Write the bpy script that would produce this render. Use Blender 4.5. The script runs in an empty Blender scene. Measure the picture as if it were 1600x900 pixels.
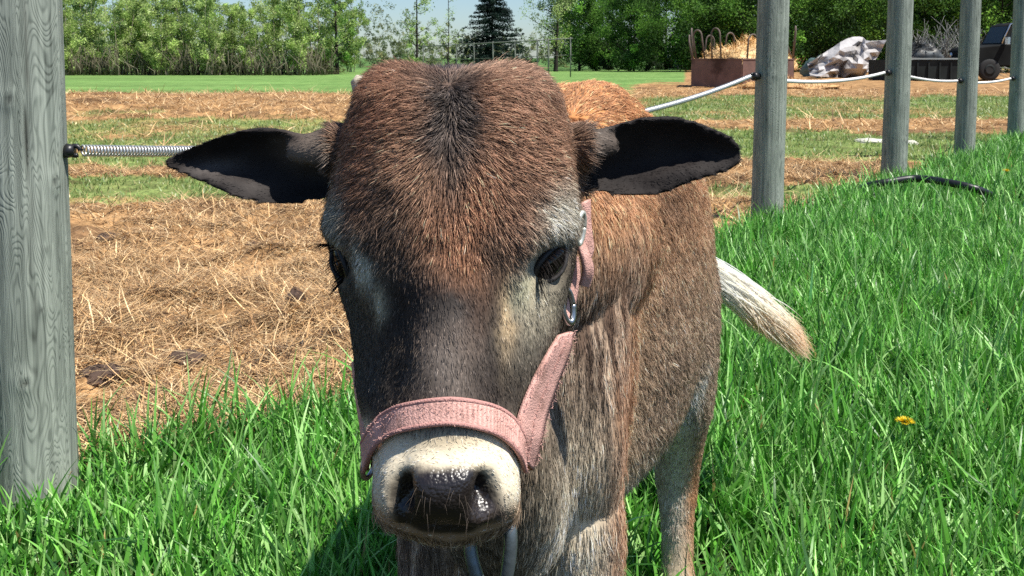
import bpy, bmesh, math, random
import numpy as np
from mathutils import Vector, Matrix
from mathutils.bvhtree import BVHTree
R = math.radians
rng = np.random.default_rng(7)
random.seed(7)

# ------------------------------------------------------------------ camera, sky, sun, exposure
sc = bpy.context.scene
COL = sc.collection
F_PX, PITCH, HOR, CAM_H = 1500.0, R(4.0), 90.0, 0.9
SH = math.tan(PITCH) - (450 - HOR) / F_PX
cam_d = bpy.data.cameras.new('camera'); cam = bpy.data.objects.new('camera', cam_d); COL.objects.link(cam)
cam.location = (0, 0, CAM_H); cam.rotation_euler = (R(90) - PITCH, 0, 0)
cam_d.sensor_width = 36; cam_d.lens = 36 * F_PX / 1600; cam_d.shift_y = SH * F_PX / 1600
cam_d.clip_start = 0.02; cam_d.clip_end = 3000
cam_d.dof.use_dof = True; cam_d.dof.focus_distance = 0.74; cam_d.dof.aperture_fstop = 56
sc.camera = cam

SUN_EL, SUN_AZ_VEC = R(62), Vector((0.88, -0.48, 0)).normalized()
sun_dir = Vector((SUN_AZ_VEC.x * math.cos(SUN_EL), SUN_AZ_VEC.y * math.cos(SUN_EL), math.sin(SUN_EL)))
w = bpy.data.worlds.new('World'); sc.world = w; w.use_nodes = True
nt = w.node_tree; bg = nt.nodes['Background']
sky = nt.nodes.new('ShaderNodeTexSky'); sky.sky_type = 'NISHITA'; sky.sun_disc = False
sky.sun_elevation = SUN_EL; sky.sun_rotation = math.atan2(SUN_AZ_VEC.x, SUN_AZ_VEC.y)
sky.air_density = 1.0; sky.dust_density = 0.5; sky.ozone_density = 2.0; sky.altitude = 200
tint = nt.nodes.new('ShaderNodeVectorMath'); tint.operation = 'MULTIPLY'; tint.inputs[1].default_value = (0.86, 0.98, 1.13)
nt.links.new(sky.outputs[0], tint.inputs[0]); nt.links.new(tint.outputs[0], bg.inputs[0]); bg.inputs[1].default_value = 0.072
sl = bpy.data.lights.new('sun', 'SUN'); sl.energy = 4.9; sl.angle = R(0.53); sl.color = (1.0, 0.955, 0.88)
so = bpy.data.objects.new('sun', sl); COL.objects.link(so); so.rotation_euler = sun_dir.to_track_quat('Z', 'Y').to_euler()
sc.view_settings.view_transform = 'Standard'; sc.view_settings.look = 'None'
sc.view_settings.exposure = 0.66; sc.view_settings.gamma = 1.0; sc.view_settings.use_curve_mapping = False
sc.render.film_transparent = False
cy = sc.cycles
cy.max_bounces = 5; cy.diffuse_bounces = 3; cy.glossy_bounces = 2; cy.transmission_bounces = 3; cy.transparent_max_bounces = 6
cy.caustics_reflective = False; cy.caustics_refractive = False
cy.use_denoising = False; cy.denoiser = 'OPENIMAGEDENOISE'; cy.denoising_input_passes = 'RGB_ALBEDO_NORMAL'
sc.cycles_curves.shape = 'RIBBONS'; sc.cycles_curves.subdivisions = 2

# ------------------------------------------------------------------ helpers
def ray(px, py):
    cx = (px - 800) / F_PX; cyy = -(py - 450) / F_PX + SH
    c, s = math.cos(PITCH), math.sin(PITCH)
    return np.array([cx, c + cyy * s, -s + cyy * c])

def at(px, py, Y):
    """a point on the sight line of a photograph pixel at the depth Y in metres"""
    d = ray(px, py); return np.array([0, 0, CAM_H]) + d * (Y / d[1])

def gnd(px, py, z=0.0):
    d = ray(px, py); t = (z - CAM_H) / d[2]; return np.array([0, 0, CAM_H]) + d * t

def tag(o, label=None, cat=None, group=None, kind=None):
    if label: o['label'] = label
    if cat: o['category'] = cat
    if group: o['group'] = group
    if kind: o['kind'] = kind
    return o

def empty(name, loc=(0, 0, 0), rz=0.0):
    o = bpy.data.objects.new(name, None); COL.objects.link(o); o.location = loc; o.rotation_euler = (0, 0, rz)
    o.empty_display_size = 0.1
    return o

def link(name, me, mat=None, parent=None, loc=None):
    if mat is not None:
        me.materials.clear()
        for m in (mat if isinstance(mat, (list, tuple)) else [mat]): me.materials.append(m)
    o = bpy.data.objects.new(name, me); COL.objects.link(o)
    if parent is not None: o.parent = parent
    if loc is not None: o.location = loc
    return o

def npmesh(name, V, Fc, smooth=True, col=None):
    """mesh from numpy arrays; Fc is an (n,k) array or a list of such arrays"""
    me = bpy.data.meshes.new(name)
    V = np.asarray(V, dtype=np.float32)
    fl = Fc if isinstance(Fc, list) else [Fc]
    fl = [np.asarray(f, dtype=np.int32) for f in fl if len(f)]
    me.vertices.add(len(V)); me.vertices.foreach_set('co', V.ravel())
    loops = np.concatenate([f.ravel() for f in fl]); sizes = np.concatenate([np.full(len(f), f.shape[1]) for f in fl])
    me.loops.add(len(loops)); me.loops.foreach_set('vertex_index', loops)
    starts = np.concatenate([[0], np.cumsum(sizes)[:-1]]).astype(np.int32)
    me.polygons.add(len(sizes)); me.polygons.foreach_set('loop_start', starts)
    me.polygons.foreach_set('use_smooth', np.full(len(sizes), smooth))
    me.update(calc_edges=True); me.validate()
    if col is not None: vcol(me, col)
    return me

def vcol(me, col, name='col'):
    a = me.attributes.new(name, 'FLOAT_COLOR', 'POINT')
    c = np.ones((len(me.vertices), 4), dtype=np.float32); c[:, :3] = col
    a.data.foreach_set('color', c.ravel())

def vfloat(me, val, name):
    a = me.attributes.new(name, 'FLOAT', 'POINT'); a.data.foreach_set('value', np.asarray(val, dtype=np.float32))

def lin(r, g, b):
    f = lambda v: (v / 255 / 12.92) if v / 255 <= 0.04045 else ((v / 255 + 0.055) / 1.055) ** 2.4
    return np.array([f(r), f(g), f(b)])

def _h(ix, iy, iz, s):
    n = (ix * 374761393 + iy * 668265263 + iz * 2147483647 + s * 144665) & 0xFFFFFFFF
    n = ((n ^ (n >> 13)) * 1274126177) & 0xFFFFFFFF
    n = ((n ^ (n >> 16)) * 2246822519) & 0xFFFFFFFF
    return ((n ^ (n >> 15)) & 0xFFFF) / 65535.0

def vnoise(P, s=0):
    """value noise 0..1 at points P (n,3)"""
    P = np.asarray(P, dtype=np.float64); i = np.floor(P).astype(np.int64); f = P - i; f = f * f * (3 - 2 * f)
    x, y, z = i[:, 0], i[:, 1], i[:, 2]; u, v, w_ = f[:, 0], f[:, 1], f[:, 2]
    def g(a, b, c): return _h(x + a, y + b, z + c, s)
    x00 = g(0,0,0)*(1-u)+g(1,0,0)*u; x10 = g(0,1,0)*(1-u)+g(1,1,0)*u
    x01 = g(0,0,1)*(1-u)+g(1,0,1)*u; x11 = g(0,1,1)*(1-u)+g(1,1,1)*u
    return (x00*(1-v)+x10*v)*(1-w_) + (x01*(1-v)+x11*v)*w_

def fbm(P, sc_=1.0, o=4, s=0):
    P = np.asarray(P, dtype=np.float64) * sc_; a, t, n = 1.0, 0.0, 0.0
    for k in range(o):
        t = t + a * vnoise(P, s + k * 17); n += a; a *= 0.5; P = P * 2.03
    return t / n

def xyz(x, y, z=0): 
    x = np.asarray(x, dtype=float); return np.stack([x, np.asarray(y, dtype=float) + 0*x, z + 0 * x], 1)

def cr(pts, n):
    """Catmull-Rom through pts (k,d) -> n samples"""
    P = np.asarray(pts, dtype=float); k = len(P)
    Q = np.vstack([2 * P[0] - P[1], P, 2 * P[-1] - P[-2]])
    t = np.linspace(0, k - 1, n); i = np.minimum(t.astype(int), k - 2); u = (t - i)[:, None]
    a, b, c, d = Q[i], Q[i + 1], Q[i + 2], Q[i + 3]
    return 0.5 * (2*b + (c-a)*u + (2*a-5*b+4*c-d)*u*u + (3*b-a-3*c+d)*u**3)

def tube(pts, rad, n=12, closed=True, k=None, squash=None):
    """swept tube; returns V, list of faces"""
    P = np.asarray(pts, dtype=float); rad = np.broadcast_to(np.asarray(rad, dtype=float), (len(P),)).copy()
    if k:
        A = cr(np.column_stack([P, rad]), k); P, rad = A[:, :3], np.maximum(A[:, 3], 1e-4)
    T = np.gradient(P, axis=0); T /= np.linalg.norm(T, axis=1)[:, None] + 1e-12
    up = np.array([0, 0, 1.0]) if abs(T[0][2]) < 0.9 else np.array([1.0, 0, 0])
    V = []; u = np.cross(up, T[0]); u /= np.linalg.norm(u)
    a = np.linspace(0, 2 * np.pi, n, endpoint=False)
    for i in range(len(P)):
        u = u - T[i] * np.dot(u, T[i]); u /= np.linalg.norm(u) + 1e-12; v = np.cross(T[i], u)
        V.append(P[i] + rad[i] * (np.cos(a)[:, None] * u + np.sin(a)[:, None] * v * (squash or 1.0)))
    V = np.vstack(V); m = len(P)
    i, j = np.meshgrid(np.arange(m - 1), np.arange(n), indexing='ij'); j2 = (j + 1) % n
    Fq = np.stack([i * n + j, i * n + j2, (i + 1) * n + j2, (i + 1) * n + j], -1).reshape(-1, 4)
    Ft = np.zeros((0, 3), int)
    if closed:
        V = np.vstack([V, P[0], P[-1]]); c0, c1 = m * n, m * n + 1; q = np.arange(n); q2 = (q + 1) % n
        Ft = np.vstack([np.stack([np.full(n, c0), q2, q], 1), np.stack([np.full(n, c1), (m-1)*n + q, (m-1)*n + q2], 1)])
    return V, [Fq, Ft]

class MB:
    """collects pieces of one mesh"""
    def __init__(s): s.V, s.q, s.t, s.n, s.c = [], [], [], 0, []
    def add(s, V, fs, col=None):
        for f in (fs if isinstance(fs, list) else [fs]):
            f = np.asarray(f)
            if len(f) == 0: continue
            (s.q if f.shape[1] == 4 else s.t).append(f + s.n)
        s.V.append(np.asarray(V)); s.n += len(V)
        if col is not None: s.c.append(np.broadcast_to(np.asarray(col, dtype=float), (len(V), 3)))
        return s
    def tube(s, pts, rad, n=10, k=None, col=None, squash=None):
        V, f = tube(pts, rad, n, True, k, squash); return s.add(V, f, col)
    def box(s, c, size, rot=None, col=None, taper=1.0):
        x, y, z = np.array(size) / 2
        V = np.array([[-x,-y,-z],[x,-y,-z],[x,y,-z],[-x,y,-z],[-x*taper,-y*taper,z],[x*taper,-y*taper,z],[x*taper,y*taper,z],[-x*taper,y*taper,z]])
        if rot is not None: V = V @ np.array(rot).T
        return s.add(V + np.array(c), np.array([[3,2,1,0],[4,5,6,7],[0,1,5,4],[1,2,6,5],[2,3,7,6],[3,0,4,7]]), col)
    def mesh(s, name, smooth=True):
        f = []
        if s.q: f.append(np.vstack(s.q))
        if s.t: f.append(np.vstack(s.t))
        return npmesh(name, np.vstack(s.V), f, smooth, np.vstack(s.c) if s.c else None)
    def build(s, name, mat, parent=None, smooth=True, bevel=0.0, loc=None):
        o = link(name, s.mesh(name, smooth), mat, parent, loc)
        if bevel:
            m = o.modifiers.new('bevel', 'BEVEL'); m.width = bevel; m.segments = 2; m.limit_method = 'ANGLE'
        return o

def rotz(a): c, s = math.cos(a), math.sin(a); return np.array([[c,-s,0],[s,c,0],[0,0,1.0]])
def rotx(a): c, s = math.cos(a), math.sin(a); return np.array([[1.0,0,0],[0,c,-s],[0,s,c]])
def roty(a): c, s = math.cos(a), math.sin(a); return np.array([[c,0,s],[0,1.0,0],[-s,0,c]])

def closed_rows(rows):
    m, n, _ = rows.shape; V = rows.reshape(-1, 3)
    i, j = np.meshgrid(np.arange(m - 1), np.arange(n), indexing='ij'); j2 = (j + 1) % n
    Fq = np.stack([i*n+j, i*n+j2, (i+1)*n+j2, (i+1)*n+j], -1).reshape(-1, 4)
    V = np.vstack([V, rows[0].mean(0), rows[-1].mean(0)]); q = np.arange(n); q2 = (q + 1) % n
    Ft = np.vstack([np.stack([np.full(n, m*n), q2, q], 1), np.stack([np.full(n, m*n+1), (m-1)*n+q, (m-1)*n+q2], 1)])
    return V, [Fq, Ft]

# ------------------------------------------------------------------ materials
def mat(name, col=(0.5,0.5,0.5), rough=0.7, metal=0.0, attr=None, var=0.0, vscale=10.0, bump=0.0, bscale=60.0,
        trans=0.0, spec=0.5, stretch=None, dark=None):
    """principled material: colour or colour attribute, value noise, bump, translucency"""
    m = bpy.data.materials.new(name); m.use_nodes = True; N = m.node_tree.nodes; L = m.node_tree.links
    b = N['Principled BSDF']; b.inputs['Roughness'].default_value = rough; b.inputs['Metallic'].default_value = metal
    b.inputs['Specular IOR Level'].default_value = spec
    tc = N.new('ShaderNodeTexCoord'); mp = N.new('ShaderNodeMapping'); L.new(tc.outputs['Object'], mp.inputs[0])
    if stretch: mp.inputs['Scale'].default_value = stretch
    if attr:
        a = N.new('ShaderNodeAttribute'); a.attribute_name = attr; src = a.outputs['Color']
    else:
        c = N.new('ShaderNodeRGB'); c.outputs[0].default_value = (*col, 1); src = c.outputs[0]
    if var:
        n = N.new('ShaderNodeTexNoise'); n.inputs['Scale'].default_value = vscale; n.inputs['Detail'].default_value = 6
        L.new(mp.outputs[0], n.inputs['Vector'])
        r = N.new('ShaderNodeMapRange'); r.inputs[1].default_value = 0.3; r.inputs[2].default_value = 0.7
        r.inputs[3].default_value = 1 - var; r.inputs[4].default_value = 1 + var; L.new(n.outputs[0], r.inputs[0])
        x = N.new('ShaderNodeVectorMath'); x.operation = 'SCALE'; L.new(src, x.inputs[0]); L.new(r.outputs[0], x.inputs['Scale'])
        src = x.outputs[0]
    if dark is not None:   # patches of a second colour (rust, dirt)
        n = N.new('ShaderNodeTexNoise'); n.inputs['Scale'].default_value = dark[1]; n.inputs['Detail'].default_value = 8
        L.new(mp.outputs[0], n.inputs['Vector'])
        r = N.new('ShaderNodeMapRange'); r.inputs[1].default_value = dark[2]; r.inputs[2].default_value = dark[2] + 0.12; L.new(n.outputs[0], r.inputs[0])
        x = N.new('ShaderNodeMix'); x.data_type = 'RGBA'; L.new(r.outputs[0], x.inputs[0]); L.new(src, x.inputs[6]); x.inputs[7].default_value = (*dark[0], 1)
        src = x.outputs[2]
    L.new(src, b.inputs['Base Color'])
    if bump:
        n = N.new('ShaderNodeTexNoise'); n.inputs['Scale'].default_value = bscale; n.inputs['Detail'].default_value = 5
        L.new(mp.outputs[0], n.inputs['Vector'])
        bp = N.new('ShaderNodeBump'); bp.inputs['Strength'].default_value = 1.0; bp.inputs['Distance'].default_value = bump
        L.new(n.outputs[0], bp.inputs['Height']); L.new(bp.outputs[0], b.inputs['Normal'])
    if trans:
        t = N.new('ShaderNodeBsdfTranslucent'); L.new(src, t.inputs[0]); mx = N.new('ShaderNodeMixShader'); mx.inputs[0].default_value = trans
        L.new(b.outputs[0], mx.inputs[1]); L.new(t.outputs[0], mx.inputs[2]); L.new(mx.outputs[0], N['Material Output'].inputs[0])
    return m
# ------------------------------------------------------------------ ground
BL = np.array([(-9., -3.2), (-3., .9), (-1.6, 1.65), (-.94, 2.08), (-.40, 2.42), (.957, 4.35), (1.35, 5.2), (2.87, 7.2), (4.0, 8.5), (5.76, 10.8), (12., 19.), (40., 58.)])
def edge_y(x): return np.interp(x, BL[:, 0], BL[:, 1])
def in_pasture(x, y):
    """>0 on the long-grass side of the fence line"""
    return (edge_y(x) - y) + (fbm(xyz(x, y), 2.2, 3, 3) - .5) * .35
def sst(a, b, v): t = np.clip((v - a) / (b - a), 0, 1); return t*t*(3-2*t)
def zones(x, y):
    """green and mud share of the yard beyond the fence"""
    x, y = np.asarray(x, float), np.asarray(y, float); n1 = fbm(xyz(x, y), .9, 4, 11); n2 = fbm(xyz(x*.35, y), 1.6, 4, 23)
    r = 90 + 1350/np.maximum(y, .5) + (n2-.5)*26*np.clip(9/np.maximum(y, 3), .25, 1)      # rows get narrower with distance
    b = x/np.maximum(y, .5)
    band = lambda a, c, e=4: sst(a-e, a+e, r) * (1-sst(c-e, c+e, r))
    left = 1 - sst(.08, .16, b)
    gl = np.maximum.reduce([.60*band(282, 320), .66*band(238, 266), .50*band(186, 232), 1.0*(1-sst(146, 152, r))])
    gr = np.maximum.reduce([.7*band(286, 318, 5), .95*band(204, 250, 5), .55*band(150, 188), .9*band(150, 166, 3)*sst(.40, .44, b), (1-sst(120, 136, r))*(b < .18), .0*r])
    g = gl*left + gr*(1-left); g = sst(.30, .62, g * (.55 + .9*n1))
    gm = gl*left + gr*(1-left); g = np.where(gm > .97, 1.0, g)
    mud = band(284, 312, 5)*left*sst(-.12, -.2, b)*-1 if False else band(286, 308, 4)*left*(b < -.34)*sst(.42, .62, n2)*.25
    mud = np.maximum(mud, .8*sst(.60, .70, fbm(xyz(x*.8, y), 2.3, 4, 41))*(y < 30))
    return g, mud
def height(x, y):
    x, y = np.asarray(x, float), np.asarray(y, float); P = xyz(x, y)
    yard = sst(.05, -.25, in_pasture(x, y)*1.0) if False else np.clip(-in_pasture(x, y)/.3, 0, 1)
    g, mud = zones(x, y)
    h = yard*(1-.5*g)*((fbm(P, 3, 4, 5)-.5)*.07 + (fbm(P, 11, 4, 6)-.5)*.10)*np.clip(1.2-y/60, 0, 1)
    h += yard*sst(12.5, 15, y)*(1-sst(20, 24, y))*sst(2.5, 1, x)*(.10 + .18*fbm(P, .8, 3, 8)) if False else yard*sst(12.5, 15, y)*(1-sst(20, 24, y))*(1-sst(1, 2.5, x))*(.04 + .16*fbm(P, .8, 3, 8))
    return h
def axis(lo, hi, c, step, grow):
    a = [c]; s = step
    while a[-1] < hi: a.append(a[-1] + s); s *= grow if a[-1] > c + 3 else 1.0
    b = [c]; s = step
    while b[-1] > lo: b.append(b[-1] - s); s *= grow if b[-1] < c - 3 else 1.0
    return np.array(b[::-1][:-1] + a)
gx, gy = axis(-900, 900, 0, .022, 1.022), axis(-60, 1500, 4.2, .022, 1.012)
XX, YY = np.meshgrid(gx, gy); nx, ny = len(gx), len(gy); x, y = XX.ravel(), YY.ravel()
g, mud = zones(x, y); ip = np.clip(in_pasture(x, y)/.12 + .5, 0, 1); P = xyz(x, y)
n1, n2, n3 = fbm(P, 5, 4, 2)[:, None], fbm(P*np.array([1, .5, 1]), 22, 3, 9)[:, None], fbm(P, .5, 3, 12)[:, None]
straw = lin(122,90,60)*(1-n2) + lin(196,156,108)*n2; straw = straw*(.25+1.2*n1)
green = lin(92,104,58)*(1-n2) + lin(134,152,86)*n2; green = green*(.6+.8*n1)
mudc = lin(78,60,46)*(.7+.6*n1); soil = lin(44,44,26)
c = straw*(1-g[:, None]) + green*g[:, None]; c = c*(1-mud[:, None]*.8) + mudc*mud[:, None]*.8
c = c*(1-ip[:, None]) + soil*ip[:, None]
fg = (sst(20, 26, y)*g)[:, None]*.75; c = c*(1-fg) + (lin(66,112,50)*(1-n1) + lin(122,152,88)*n1)*(.6+.8*fbm(P*np.array([.25, 1, 1]), .9, 4, 33))[:, None]*fg
far = sst(60, 90, y)[:, None]; c = c*(1-far) + lin(80,110,58)*far
i, j = np.meshgrid(np.arange(ny-1), np.arange(nx-1), indexing='ij')
Fg = np.stack([i*nx+j, i*nx+j+1, (i+1)*nx+j+1, (i+1)*nx+j], -1).reshape(-1, 4)
gm = npmesh('ground', np.stack([x, y, height(x, y)], 1), Fg, True, c)
M_GROUND = mat('ground_soil', attr='col', rough=.95, spec=.1, var=.35, vscale=38, bump=.012, bscale=70)
tag(link('ground', gm, M_GROUND), kind='structure')

# ------------------------------------------------------------------ blades of grass and stalks of straw
def blades(x, y, z, az, L, w_, a0, bend, K, col, tipc=None, twist=None, curl=None):
    """ribbon blades (n), K segments, pointed tips -> V, faces, colours"""
    n = len(x); t = np.linspace(0, 1, K+1); d = np.stack([np.cos(az), np.sin(az)], 1)
    tw = rng.uniform(-.9, .9, n) if twist is None else twist
    sx, sy = -np.sin(az+tw), np.cos(az+tw)
    px, pz = np.zeros(n), np.zeros(n); rows = []; off = np.zeros(n)
    for k in range(K+1):
        if k:
            a = a0 + bend*(t[k]+t[k-1])/2; px = px + np.sin(a)*L/K; pz = pz + np.cos(a)*L/K
        ww = w_*np.array(1 - t[k]**2.2)*(0.65+.35*min(1, t[k]*4)) * .5
        cx_, cy_ = x + d[:, 0]*px + sx*(curl*t[k]**2 if curl is not None else 0), y + d[:, 1]*px + sy*(curl*t[k]**2 if curl is not None else 0)
        if k < K: rows += [np.stack([cx_-sx*ww, cy_-sy*ww, z+pz], 1), np.stack([cx_+sx*ww, cy_+sy*ww, z+pz], 1)]
        else: rows.append(np.stack([cx_, cy_, z+pz], 1))
    V = np.stack(rows, 1); m = 2*K+1; b = np.arange(n)[:, None]*m
    q = np.concatenate([b + np.array([2*k, 2*k+1, 2*k+3, 2*k+2]) for k in range(K-1)], 0) if K > 1 else np.zeros((0, 4), int)
    tr = b + np.array([2*K-2, 2*K-1, 2*K])
    tipc = col if tipc is None else tipc
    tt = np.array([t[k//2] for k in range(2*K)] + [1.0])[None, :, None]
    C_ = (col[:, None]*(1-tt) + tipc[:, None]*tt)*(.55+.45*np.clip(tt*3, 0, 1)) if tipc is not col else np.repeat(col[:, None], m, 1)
    return V.reshape(-1, 3), [q, tr], C_.reshape(-1, 3)
def visible(x, y, mgn=.35): return np.abs(x) < .56*y + mgn
def scatter(n, x0, x1, y0, y1): return rng.uniform(x0, x1, n), rng.uniform(y0, y1, n)
def pal(cs, n, jit=.12):
    cs = np.array(cs); i = rng.integers(0, len(cs), n); j = rng.integers(0, len(cs), n); f = rng.random((n, 1))
    return (cs[i]*(1-f) + cs[j]*f)*np.exp(rng.normal(0, jit, n))[:, None]
GR = [lin(68,123,38), lin(101,165,59), lin(82,147,48), lin(134,188,95), lin(46,94,29), lin(162,202,126)]
POSTS = [(-.990, 1.93, .083), (1.39, 5.19, .083), (2.84, 7.1, .088), (3.95, 8.35, .082), (5.37, 10.2, .085)]
mb = MB()
for (n, x0, x1, y0, y1, K, Lm, wm) in ((58000, -1.7, 1.8, 1.25, 2.7, 5, .118, .0076), (78000, -.6, 3.4, 2.7, 5.0, 4, .112, .0078),
                                         (100000, 1.0, 8.5, 5.0, 12.0, 3, .12, .0095)):
    x, y = scatter(int(n*1.9), x0, x1, y0, y1); ip = in_pasture(x, y); cl = fbm(xyz(x, y), 5, 2, 77)
    k = (ip > 0) & visible(x, y) & (rng.random(len(x)) < np.clip(ip/.25+.25, 0, 1)) & (cl + rng.normal(0, .12, len(x)) > .30)
    for pxx, pyy, pr in POSTS: k &= (x-pxx)**2 + (y-pyy)**2 > (pr*1.02)**2
    x, y, cl = x[k][:n], y[k][:n], cl[k][:n]; n_ = len(x)
    hz = .62 + .75*fbm(xyz(x, y), 1.7, 3, 55)
    L = Lm*hz*rng.gamma(9, 1/9, n_)*(.75+.5*cl)*np.where((x < -.62) & (y < 2.0), .62, 1)*np.where(y < 2.7, .9, 1); az = rng.uniform(0, 2*np.pi, n_) + (fbm(xyz(x, y), 3, 2, 5)-.5)*3
    c = pal(GR, n_, .24); dry = rng.random(n_) < .007; c[dry] = lin(170,150,90)
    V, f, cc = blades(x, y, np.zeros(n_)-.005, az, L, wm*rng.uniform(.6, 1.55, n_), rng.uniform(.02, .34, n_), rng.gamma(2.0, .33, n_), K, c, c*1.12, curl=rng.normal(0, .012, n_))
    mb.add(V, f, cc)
# taller blades leaning against the near post and along the fence
n = 420; x = rng.uniform(-1.25, .1, n); y = edge_y(x) - rng.uniform(0, .25, n); k = (x+.957)**2+(y-1.93)**2 > .09**2; x, y = x[k], y[k]; n = len(x)
V, f, cc = blades(x, y, np.zeros(n), rng.uniform(0, 6.28, n), rng.uniform(.14, .24, n), rng.uniform(.005, .0085, n), rng.uniform(.0, .35, n), rng.uniform(.3, 1.3, n), 6, pal(GR, n), pal(GR, n), curl=rng.normal(0, .015, n))
mb.add(V, f, cc)
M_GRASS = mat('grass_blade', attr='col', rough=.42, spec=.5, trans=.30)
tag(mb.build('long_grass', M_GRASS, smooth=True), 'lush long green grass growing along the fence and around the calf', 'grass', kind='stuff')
mb = MB()
x, y = scatter(900000, -9, 12, 2.3, 24); g, mud = zones(x, y)
k = (in_pasture(x, y) < -.02) & visible(x, y) & (rng.random(len(x)) < g*np.clip(1.1-y/26, .12, 1)*.75*np.clip(fbm(xyz(x, y), 3, 3, 91)*2.4-.4, .15, 1)); x, y = x[k], y[k]; n = len(x)
V, f, cc = blades(x, y, height(x, y), rng.uniform(0, 6.28, n), rng.gamma(6, .045/6, n)*(.8+y*.02), rng.uniform(.004, .008, n)*(1+y*.06), rng.uniform(.1, .7, n), rng.uniform(.2, 1.2, n), 2,
                 pal([lin(104,130,66), lin(130,152,84), lin(160,156,100), lin(96,128,62)], n), None); mb.add(V, f, cc)
tag(mb.build('yard_grass', M_GRASS), 'short thin grass patches scattered over the trodden yard', 'grass', kind='stuff')
# straw
mb = MB(); SP = [lin(206,170,120), lin(188,150,102), lin(156,118,78), lin(230,202,156), lin(98,74,52), lin(192,160,116), lin(126,96,66)]
for n, x0, x1, y0, y1, Lm, wm in ((95000, -2.2, .6, 2.0, 4.2, .085, .0030), (80000, -3.6, 3.2, 4.2, 8.5, .10, .0042), (95000, -13, 13, 8.5, 26, .16, .010)):
    x, y = scatter(n*2, x0, x1, y0, y1); g, mud = zones(x, y)
    k = (in_pasture(x, y) < .06) & visible(x, y) & (rng.random(len(x)) < (1-g)**1.5*(1-mud*.75)*np.clip(-1.25+4.2*fbm(xyz(x, y), 4.5, 4, 88), .07, 1)); x, y = x[k][:n], y[k][:n]; n_ = len(x)
    L = rng.gamma(3, Lm/3, n_); a0 = np.pi/2 + rng.normal(-.06, .24, n_); az = rng.uniform(0, 6.28, n_)
    V, f, cc = blades(x, y, height(x, y) + rng.exponential(.011, n_), az, L, wm*rng.uniform(.5, 1.5, n_), a0, rng.normal(.05, .25, n_), 3, pal(SP, n_, .22), None, twist=rng.normal(0, .3, n_), curl=rng.normal(0, .02, n_)*L/Lm)
    mb.add(V, f, cc)
M_STRAW = mat('straw_stalk', attr='col', rough=.6, spec=.35)
tag(mb.build('straw_litter', M_STRAW), 'trampled golden straw covering the bare yard beyond the fence', 'straw', kind='stuff')

# ------------------------------------------------------------------ fence posts
def wood_mat():
    m = mat('weathered_post', lin(134,142,132), rough=.85, spec=.2); N = m.node_tree.nodes; L = m.node_tree.links; b = N['Principled BSDF']
    tc = N.new('ShaderNodeTexCoord'); mp = N.new('ShaderNodeMapping'); mp.inputs['Scale'].default_value = (9, 9, 1.5); L.new(tc.outputs['Object'], mp.inputs[0])
    n = N.new('ShaderNodeTexNoise'); n.inputs['Scale'].default_value = 1.5; n.inputs['Detail'].default_value = 2.5; n.inputs['Distortion'].default_value = .6; L.new(mp.outputs[0], n.inputs['Vector'])
    mu = N.new('ShaderNodeMath'); mu.operation = 'MULTIPLY'; mu.inputs[1].default_value = 150; L.new(n.outputs[0], mu.inputs[0])
    si = N.new('ShaderNodeMath'); si.operation = 'SINE'; L.new(mu.outputs[0], si.inputs[0])
    mp2 = N.new('ShaderNodeMapping'); mp2.inputs['Scale'].default_value = (110, 110, 3); L.new(tc.outputs['Object'], mp2.inputs[0])
    n2 = N.new('ShaderNodeTexNoise'); n2.inputs['Scale'].default_value = 1; n2.inputs['Detail'].default_value = 5; L.new(mp2.outputs[0], n2.inputs['Vector'])
    mp3 = N.new('ShaderNodeMapping'); mp3.inputs['Scale'].default_value = (14, 14, 5); L.new(tc.outputs['Object'], mp3.inputs[0])
    n3 = N.new('ShaderNodeTexNoise'); n3.inputs['Scale'].default_value = 1; n3.inputs['Detail'].default_value = 4; L.new(mp3.outputs[0], n3.inputs['Vector'])
    ad = N.new('ShaderNodeMath'); ad.operation = 'MULTIPLY_ADD'; ad.inputs[1].default_value = -.20; ad.inputs[2].default_value = .06
    pw = N.new('ShaderNodeMath'); pw.operation = 'POWER'; pw.inputs[1].default_value = 5; ab = N.new('ShaderNodeMath'); ab.operation = 'ABSOLUTE'; L.new(si.outputs[0], ab.inputs[0]); L.new(ab.outputs[0], pw.inputs[0]); L.new(pw.outputs[0], ad.inputs[0])
    a2 = N.new('ShaderNodeMath'); a2.operation = 'ADD'; L.new(ad.outputs[0], a2.inputs[0]); L.new(n2.outputs[0], a2.inputs[1])
    a3 = N.new('ShaderNodeMath'); a3.operation = 'MULTIPLY_ADD'; a3.inputs[1].default_value = .5; L.new(n3.outputs[0], a3.inputs[0]); L.new(a2.outputs[0], a3.inputs[2])
    cr_ = N.new('ShaderNodeValToRGB'); e = cr_.color_ramp.elements; e[0].position = .32; e[0].color = (*lin(56,60,54), 1); e[1].position = .98; e[1].color = (*lin(158,165,153), 1)
    x = e.new(.62); x.color = (*lin(114,121,112), 1); L.new(a3.outputs[0], cr_.inputs[0])
    at_ = N.new('ShaderNodeAttribute'); at_.attribute_name = 'crack'
    mx = N.new('ShaderNodeMix'); mx.data_type = 'RGBA'; L.new(at_.outputs['Fac'], mx.inputs[0]); L.new(cr_.outputs[0], mx.inputs[6]); mx.inputs[7].default_value = (*lin(34,34,30), 1)
    L.new(mx.outputs[2], b.inputs['Base Color'])
    bp = N.new('ShaderNodeBump'); bp.inputs['Distance'].default_value = .0022; L.new(a3.outputs[0], bp.inputs['Height']); L.new(bp.outputs[0], b.inputs['Normal'])
    return m
M_POST = wood_mat()
M_BLACK = mat('black_plastic', (.012, .012, .013), rough=.4, spec=.5, var=.2, vscale=60)
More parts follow.
